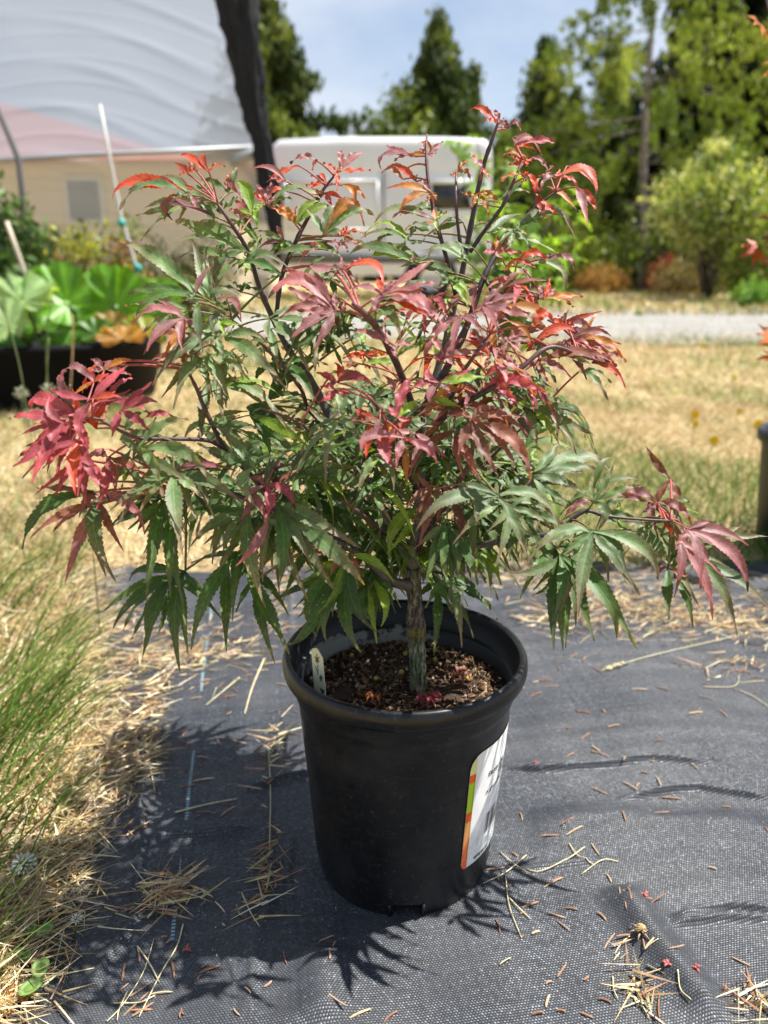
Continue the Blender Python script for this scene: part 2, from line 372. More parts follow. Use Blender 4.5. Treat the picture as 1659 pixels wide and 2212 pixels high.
# long green clump leaning over the fabric
for gx, gy, cnt in ((20, 1500, 130), (-30, 1640, 170), (60, 1580, 90), (-60, 1760, 120), (30, 1830, 50), (120, 1430, 60), (-20, 1330, 80), (100, 1250, 60)):
    g = gnd(gx, gy); n = int(cnt*.6)
    P = np.stack([rng.normal(g.x, .03, n), rng.normal(g.y, .035, n), np.zeros(n)], -1); P[:, 0] = np.minimum(P[:, 0], [edgeX(y)-.05 for y in P[:, 1]])
    parts.append(blades(P, rng.uniform(.08, .17, n), rng.uniform(.0014, .0036, n), rng.normal(.35, .35, n), rng.uniform(.2, .75, n), rng.uniform(.3, 1.1, n), pal(n, GREEN), 5))
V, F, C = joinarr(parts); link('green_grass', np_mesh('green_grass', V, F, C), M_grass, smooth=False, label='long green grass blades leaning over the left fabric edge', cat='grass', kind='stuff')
# meadow behind the fabric
def meadow(n, ya, yb, wmin, wmax, lmin, lmax, gfrac, pw):
    X, Y = region(n, ya, yb, lambda y: -.62*y-.3, lambda y: .62*y+.3, pw)
    g = np.clip(gfrac + .35*np.sin(X*3.1+Y*1.7)*np.sin(Y*2.3-X) + .25*np.sin(X*9+Y*6), 0, 1)
    g = np.where((Y < 2.3+.2*np.sin(X*5)) & (X > .25), np.maximum(g, .85), g)
    isg = rng.random(n) < g
    C = np.where(isg[:, None], pal(n, GREEN), pal(n, STRAW))
    return blades(np.stack([X, Y, rng.uniform(0, .012, n)], -1), rng.uniform(lmin, lmax, n), rng.uniform(wmin, wmax, n), rng.uniform(0, 6.28, n), np.where(isg, rng.uniform(.1, .9, n), rng.uniform(.5, 1.5, n)), rng.uniform(0, 1.0, n), C)
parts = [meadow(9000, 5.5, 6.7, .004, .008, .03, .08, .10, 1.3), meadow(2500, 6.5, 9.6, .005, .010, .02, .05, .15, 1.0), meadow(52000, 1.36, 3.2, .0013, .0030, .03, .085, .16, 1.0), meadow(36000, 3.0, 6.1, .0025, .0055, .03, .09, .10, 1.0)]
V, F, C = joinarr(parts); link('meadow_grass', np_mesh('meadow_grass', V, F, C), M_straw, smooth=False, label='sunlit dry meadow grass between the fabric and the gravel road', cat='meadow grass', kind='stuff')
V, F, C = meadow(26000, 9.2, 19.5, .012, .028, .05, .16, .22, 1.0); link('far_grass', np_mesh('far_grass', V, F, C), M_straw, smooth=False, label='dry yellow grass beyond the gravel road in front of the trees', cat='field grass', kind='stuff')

# ================================================================ THE POT
PX0, PY0 = 0.0183, 0.612; PB = Vector((PX0, PY0, .0060)); ZS = 1.118
m = M_pot = mat('black_plastic', rough=.42, spec=.38)
n1 = noise(m, 35, 6, .6); n2 = noise(m, 7, 5, .6); n3 = noise(m, 260, 3)
c1 = ramp(m, n2.outputs['Fac'], [(.3, (.0035, .0040, .005)), (.7, (.0065, .007, .0085))])
d1 = ramp(m, n1.outputs['Fac'], [(.56, (0, 0, 0)), (.78, (1, 1, 1))])
d2 = ramp(m, n3.outputs['Fac'], [(.62, (0, 0, 0)), (.74, (1, 1, 1))])
sm = N(m, 'ShaderNodeMapping'); sm.inputs['Scale'].default_value = (1, 1, 9); tcc = N(m, 'ShaderNodeTexCoord'); lk(m, tcc.outputs['Object'], sm.inputs['Vector']); n4 = noise(m, 26, 4, .6, vec=sm.outputs[0], dist=1.5)
scr_ = ramp(m, n4.outputs['Fac'], [(.60, (0, 0, 0)), (.63, (1, 1, 1)), (.66, (0, 0, 0))])
n5 = noise(m, 12, 6, .7); d5 = ramp(m, n5.outputs['Fac'], [(.5, (0, 0, 0)), (.8, (1, 1, 1))])
dd0 = mth(m, 'MAXIMUM', mth(m, 'MULTIPLY', scr_.outputs[0], .13), mth(m, 'MULTIPLY', d5.outputs[0], .20))
dd = mth(m, 'MAXIMUM', mth(m, 'MULTIPLY', d1.outputs[0], .06), mth(m, 'MULTIPLY', d2.outputs[0], .30))
dd = mth(m, 'MAXIMUM', dd, dd0)
lk(m, mixc(m, dd, c1.outputs[0], (.13, .125, .12)), bsdf(m).inputs['Base Color'])
r_ = ramp(m, n1.outputs['Fac'], [(.3, (.24, .24, .24)), (.7, (.48, .48, .48))]); lk(m, r_.outputs[0], bsdf(m).inputs['Roughness'])
bump(m, n1.outputs['Fac'], .12, .002)
m = M_potin = mat('black_plastic_inside', rough=.45, spec=.5)
g = N(m, 'ShaderNodeNewGeometry'); s = N(m, 'ShaderNodeSeparateXYZ'); lk(m, g.outputs['Position'], s.inputs[0])
n1 = noise(m, 55, 6, .65, vec=g.outputs['Position']); n2 = noise(m, 14, 3, vec=g.outputs['Position'])
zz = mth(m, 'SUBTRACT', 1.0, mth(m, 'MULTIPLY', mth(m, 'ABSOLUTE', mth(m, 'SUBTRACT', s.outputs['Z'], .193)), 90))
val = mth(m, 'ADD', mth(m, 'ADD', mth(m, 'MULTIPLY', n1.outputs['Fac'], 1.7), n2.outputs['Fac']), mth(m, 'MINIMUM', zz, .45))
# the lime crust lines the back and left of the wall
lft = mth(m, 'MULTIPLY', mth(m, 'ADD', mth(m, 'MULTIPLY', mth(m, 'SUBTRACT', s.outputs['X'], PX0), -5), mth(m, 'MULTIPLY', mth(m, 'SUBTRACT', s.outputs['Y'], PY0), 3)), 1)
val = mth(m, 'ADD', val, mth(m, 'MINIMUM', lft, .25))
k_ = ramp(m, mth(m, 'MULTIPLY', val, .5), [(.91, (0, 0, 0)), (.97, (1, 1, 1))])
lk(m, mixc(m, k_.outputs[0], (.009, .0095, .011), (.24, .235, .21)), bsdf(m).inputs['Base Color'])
M_hole = mat('dark_inside', (.004, .004, .004), .9)

pot = empty('nursery_pot', PB, label='black plastic nursery pot holding the red and green maple, white sticker on its side', cat='plant pot')
NS = 144
prof = [(.0770, .0), (.0795, .0015), (.0805, .004), (.0830, .016), (.0950, .1600), (.0962, .1640), (.0975, .1660), (.0985, .1695), (.0992, .1790), (.1004, .1806),
        (.1042, .1815), (.1064, .1835), (.1075, .1870), (.1078, .1905), (.1073, .1940), (.1058, .1968), (.1036, .1980), (.1016, .1975), (.1003, .1958)]
prof = [(r, z*ZS) for r, z in prof]
def holeskip(i, j):
    th = (j+.5)/NS*360
    return i < 3 and (262.5 <= th <= 280 or 22 <= th <= 36 or 142 <= th <= 156)
mb = MB(); mb.lathe(prof, NS, PB, skip=holeskip); mb.build('pot_wall', M_pot, pot)
mb = MB(); mb.lathe([(r, z*ZS) for r, z in [(.1003, .1958), (.0990, .1905), (.0975, .1760), (.0950, .1745), (.0935, .1735), (.0905, .140), (.0790, .017), (.0, .0165)]], NS, PB); mb.build('inner_wall', M_potin, pot)
# moulded rib each side of the front drain hole
for a0 in (260.5, 281.0):
    mb = MB(); a = R(a0); p = Vector((math.cos(a), math.sin(a), 0))
    mb.tube([PB+p*.0805+Vector((0, 0, .002)), PB+p*.0842+Vector((0, 0, .018))], .0012, 6); mb.build('foot_rib', M_pot, pot)

# ---- sticker wrapped on the wall
def wallr(z): return .0830+(.0950-.0830)*(z/ZS-.016)/(.144)
TH0 = R(34); R0 = .0905
def onwall(s_, z, off=.0004):
    """s_ = distance along the wall from the sticker's left edge, z above the pot's base"""
    th = TH0+s_/R0; r = wallr(z)+off; return PB+Vector((math.sin(th)*r, -math.cos(th)*r, z))
LW, ZB, ZT, CR = .102, .043, .163, .014
m = M_paper = mat('sticker_paper', (.83, .83, .82), .5, .3)
nn = noise(m, 60, 5); lk(m, ramp(m, nn.outputs['Fac'], [(.35, (.84, .84, .83)), (.62, (.80, .80, .79)), (.75, (.60, .58, .54))]).outputs[0], bsdf(m).inputs['Base Color'])
def outline_z(s_):
    d = min(s_, LW-s_)
    if d < CR:
        q = CR-math.sqrt(max(0, CR*CR-(CR-d)**2)); q2 = (CR*.45)-math.sqrt(max(0, (CR*.45)**2-(max(0, CR*.45-d))**2))
        return ZB+q2, ZT-q
    return ZB, ZT
mb = MB(); ns = 60; nzs = 24; V = []
def grid_patch(mbx, s0, s1, zf, ns, nzs, off, col=(1, 1, 1)):
    V = []
    for i in range(ns+1):
        s_ = s0+(s1-s0)*i/ns; za, zb = zf(s_)
        for k in range(nzs+1): V.append(onwall(s_, za+(zb-za)*k/nzs, off+.0001*math.sin(s_*260)*math.sin(k*.9)))
    mbx.add(V, [(i*(nzs+1)+k, (i+1)*(nzs+1)+k, (i+1)*(nzs+1)+k+1, i*(nzs+1)+k+1) for i in range(ns) for k in range(nzs)], col)
mb = MB(); grid_patch(mb, 0.00001, LW-.00001, outline_z, 60, 24, .0005)
sticker = mb.build('sticker', M_paper, pot, label='white paper sticker with an orange and green stripe, printed lines and a barcode')
M_print = mat('print_colour', rough=.5, spec=.3); a_ = N(M_print, 'ShaderNodeAttribute', attribute_name='col'); lk(M_print, a_.outputs['Color'], bsdf(M_print).inputs['Base Color'])
mb = MB(); BW = .0068
bands = [(ZB, ZB+.022, (.80, .14, .04), (.80, .20, .06)), (ZB+.022, ZB+.052, (.80, .22, .07), (.80, .44, .12)), (ZB+.052, ZB+.0625, (.80, .13, .02), (.80, .13, .02)),
         (ZB+.0625, ZB+.093, (.42, .62, .015), (.42, .62, .015)), (ZB+.093, ZB+.1015, (.80, .13, .02), (.80, .13, .02)), (ZB+.1015, ZT, (.72, .66, .28), (.72, .66, .28))]
for za, zb, ca, cb in bands:
    ii = 8
    V = []; C = []
    for i in range(ii+1):
        s_ = .00001+BW*i/ii; lo, hi = outline_z(s_)
        for k in range(7):
            z = za+(zb-za)*k/6; z = min(max(z, lo), hi); V.append(onwall(s_, z, .0009)); f = k/6; C.append(tuple(ca[q]*(1-f)+cb[q]*f for q in range(3)))
    mb.add(V, [(i*7+k, (i+1)*7+k, (i+1)*7+k+1, i*7+k+1) for i in range(ii) for k in range(6)], C)
mb.build('colour_stripe', M_print, sticker)
def text_mesh(txt, size, bold=0.0, shear=0.0):
    cu = bpy.data.curves.new('t', 'FONT'); cu.body = txt; cu.size = size; cu.offset = bold; cu.resolution_u = 3; cu.shear = shear
    o = bpy.data.objects.new('t', cu); COL.objects.link(o); dg = bpy.context.evaluated_depsgraph_get(); dg.update()
    me = bpy.data.meshes.new_from_object(o.evaluated_get(dg)); V = [tuple(v.co) for v in me.vertices]; F = [tuple(p.vertices) for p in me.polygons]
    bpy.data.objects.remove(o); bpy.data.meshes.remove(me); return V, F
INK = (.03, .03, .035)
mb = MB()
for txt, size, s_, z, b in (('Peggy Qu', .0076, .024, ZB+.088, .00014), ('Ca', .0078, .044, ZB+.0800, .00012), ('x grandiflo', .0066, .024, ZB+.0705, .0001), ('www.su', .0078, .016, ZB+.0035, .00012), ('4', .0045, .032, ZB+.0165, 0), ('3 5 7 0', .0050, .0375, ZB+.0185, 0)):
    V, F = text_mesh(txt, size, b); mb.add([onwall(s_+v[0], z+v[1], .0010) for v in V], F, INK)
x = .030
rr_ = random.Random(3)
for i in range(17):
    wd = rr_.choice([.0004, .0006, .0011, .0015]); V = [onwall(x, ZB+.024, .001), onwall(x+wd, ZB+.024, .001), onwall(x+wd, ZB+.046, .001), onwall(x, ZB+.046, .001)]
    mb.add(V, [(0, 1, 2, 3)], (.05, .05, .06)); x += wd+rr_.choice([.0005, .0008, .0012])
mb.add([onwall(.016+.001*i, ZB+.0125+.00025*j, .001) for i in range(31) for j in (0, 1)], [(2*i, 2*i+2, 2*i+3, 2*i+1) for i in range(30)], (.35, .35, .36))
for i in range(40): # tiny rotated print along the stripe
    z = ZB+.012+.0022*i
    if z < ZT-.014: mb.add([onwall(.0052, z, .0012), onwall(.0062, z, .0012), onwall(.0062, z+.0011, .0012), onwall(.0052, z+.0011, .0012)], [(0, 1, 2, 3)], (.30, .22, .05))
mb.build('printing', M_print, sticker, smooth=False)

# ---- potting mix
SZ = PB.z+.179
m = M_soil = mat('potting_mix', rough=.9, spec=.2)
n1 = noise(m, 120, 6, .7); n2 = noise(m, 30, 3)
lk(m, ramp(m, n1.outputs['Fac'], [(.3, (.012, .008, .005)), (.5, (.05, .03, .018)), (.62, (.10, .06, .035)), (.75, (.24, .18, .13))]).outputs[0], bsdf(m).inputs['Base Color']); bump(m, n1.outputs['Fac'], 1, .006)
V = []; F = []; nr_, na = 34, 96; C = []
for i in range(nr_+1):
    r = .0929*i/nr_
    for j in range(na):
        th = 2*math.pi*j/na; x, y = PX0+r*math.cos(th), PY0+r*math.sin(th)
        V.append((x, y, SZ+.0022*math.sin(x*190+3*math.sin(y*150))*math.cos(y*210)+.003*math.sin(x*60+1)*math.sin(y*50)+.002*math.exp(-(r/.02)**2)))
for i in range(nr_):
    for j in range(na): F.append((i*na+j, (i+1)*na+j, (i+1)*na+(j+1) % na, i*na+(j+1) % na))
mb = MB(); mb.add(V, F, (.05, .03, .02))
CH = [(.10, .055, .03), (.16, .09, .05), (.06, .035, .02), (.22, .13, .075), (.035, .02, .012), (.30, .21, .13)]
for i in range(2600):   # bark chips, fibres and grit
    r = .091*math.sqrt(random.random()); th = random.random()*6.283; x, y = PX0+r*math.cos(th), PY0+r*math.sin(th)
    k = random.random(); z = SZ+random.uniform(0, .004)
    if k < .75: q_ = 1.7 if random.random() < .25 else 1; l, wd, hh = random.uniform(.002, .0075)*q_, random.uniform(.0008, .0026)*q_, random.uniform(.0006, .0018); c = random.choice(CH)
    elif k < .93: l, wd, hh = random.uniform(.006, .014), random.uniform(.0004, .0010), .0005; c = random.choice([(.20, .11, .05), (.34, .22, .10), (.09, .05, .03)])
    else: l, wd, hh = random.uniform(.0012, .0035), random.uniform(.0012, .003), random.uniform(.001, .002); c = random.choice([(.5, .45, .38), (.38, .26, .18), (.6, .56, .5), (.33, .18, .12)])
    if r+l/2 > .0925: continue
    Mx = Matrix.Translation((x, y, z)) @ Matrix.Rotation(random.random()*6.283, 4, 'Z') @ Matrix.Rotation(random.gauss(0, .45), 4, 'Y') @ Matrix.Rotation(random.gauss(0, .4), 4, 'X')
    a, b, h = l/2, wd/2, hh/2; j_ = lambda: random.uniform(.65, 1.15)
    Q = [Mx@Vector(p) for p in ((-a*j_(), -b*j_(), -h), (a*j_(), -b*j_(), -h), (a*j_(), b*j_(), -h), (-a*j_(), b*j_(), -h), (-a*.7, -b*.6, h), (a*.75, -b*.7, h), (a*.6, b*.7, h), (-a*.7, b*.5, h))]
    mb.add(Q, [(0,3,2,1),(4,5,6,7),(0,1,5,4),(1,2,6,5),(2,3,7,6),(3,0,4,7)], c)
m = M_chip = mat('bark_chips', rough=.85, spec=.25); a_ = N(m, 'ShaderNodeAttribute', attribute_name='col'); nn = noise(m, 400, 4)
lk(m, mixc(m, 1.0, a_.outputs['Color'], ramp(m, nn.outputs['Fac'], [(.3, (.45, .45, .45)), (.7, (1.4, 1.4, 1.4))]).outputs[0], 'MULTIPLY'), bsdf(m).inputs['Base Color']); bump(m, nn.outputs['Fac'], .6, .002)
mb.build('potting_mix', M_chip, smooth=False, kind='stuff', label='dark brown bark potting mix filling the black pot', cat='soil')
# slow release fertiliser beads
M_bead = mat('fertiliser_bead', (.50, .38, .07), .35, .5)
bp = [(940, 1405), (940, 1424), (745*.5425+651, 1397), (875, 1412), (867, 1452), (812, 1465), (1001, 1435), (1012, 1466), (700, 1480), (760, 1415), (898, 1466)]
me0 = None
for i, (x, y) in enumerate(bp):
    g = gnd(x, y, SZ+.004)
    if me0 is None:
        mb = MB(); mb.lathe([(.00001, -.0024)]+[(.0024*math.cos(R(a)), .0022*math.sin(R(a))) for a in range(-60, 90, 25)]+[(.00001, .0023)], 12); me0 = mb.mesh('bead'); o = link('fertiliser_bead', me0, M_bead)
    else: o = bpy.data.objects.new('fertiliser_bead', me0); COL.objects.link(o)
    o.location = g; s_ = random.uniform(.85, 1.15); o.scale = (s_, s_, s_*.95); o.rotation_euler = (random.random(), random.random(), 0)
    tag(o, 'small round yellow fertiliser bead on the dark potting mix', 'bead', 'fertiliser beads scattered on the potting mix')
# cream plant tag
m = M_tag = mat('cream_plastic', (.62, .60, .42), .45, .4)
g0 = gnd(689, 1510, SZ-.02); base = at(691, 1500, .567); top = at(683, 1400, .575)
tgd = empty('plant_tag', base, label='cream plastic plant tag with a printed maple sprig and handwriting, left inside the pot', cat='plant label')
ax = (top-base).normalized(); sx = Vector((.80, -.60, 0)).normalized(); sx = (sx-ax*sx.dot(ax)).normalized(); nn_ = ax.cross(sx).normalized()
if nn_.y > 0: nn_ = -nn_
TL = (top-base).length; TWd = .0125
sh = [(-TWd/2, -.05), (TWd/2, -.05), (TWd/2, TL-.0085), (TWd/2-.0006, TL-.007), (.0012, TL-.0005), (-.0002, TL), (-TWd/2+.0022, TL-.0008), (-TWd/2+.0004, TL-.0035)]
def tp(x, y, o_): return base+sx*x+ax*y+nn_*o_
mb = MB(); nS = len(sh); mb.add([tp(x, y, 0) for x, y in sh]+[tp(x, y, -.0007) for x, y in sh], [tuple(range(nS)), tuple(range(2*nS-1, nS-1, -1))]+[(i, i+nS, (i+1) % nS+nS, (i+1) % nS) for i in range(nS)])
mb.build('tag_blade', M_tag, tgd, smooth=False)
mb = MB()
def leafprint(cx_, cy_, sc, rot):
    pts = []
    for k in range(28):
        a = -math.pi/2+2*math.pi*(k+.5)/28; q = (1 if k % 4 in (1, 2) else .45)*(.8+.3*math.cos(a-math.pi/2)); pts.append((cx_+sc*q*math.cos(a+rot)*.62, cy_+sc*q*math.sin(a+rot)))
    mb.add([tp(cx_, cy_, .0003)]+[tp(x, y, .0003) for x, y in pts], [(0, k+1, (k+1) % 28+1) for k in range(28)], (.075, .085, .045))
leafprint(.0002, TL-.0105, .0052, 0); leafprint(.0025, TL-.0245, .0042, -2.6)
for a_1, b_1 in (((.0005, TL-.014), (-.0004, TL-.023)), ((-.0026, TL-.0155), (-.0002, TL-.0205))):
    a1 = Vector((*a_1, 0)); b1 = Vector((*b_1, 0)); q = Vector((.00035, 0, 0)); mb.add([tp(*(a1-q)[:2], .0003), tp(*(a1+q)[:2], .0003), tp(*(b1+q)[:2], .0003), tp(*(b1-q)[:2], .0003)], [(0, 1, 2, 3)], (.075, .085, .045))
V, F = text_mesh('Men', .0085, .00003, .35)
mb.add([tp(.0008+v[1]*.9, TL-.033-v[0], .0003) for v in V], F, (.06, .06, .055))
mb.build('printing', M_print, tgd, smooth=False)

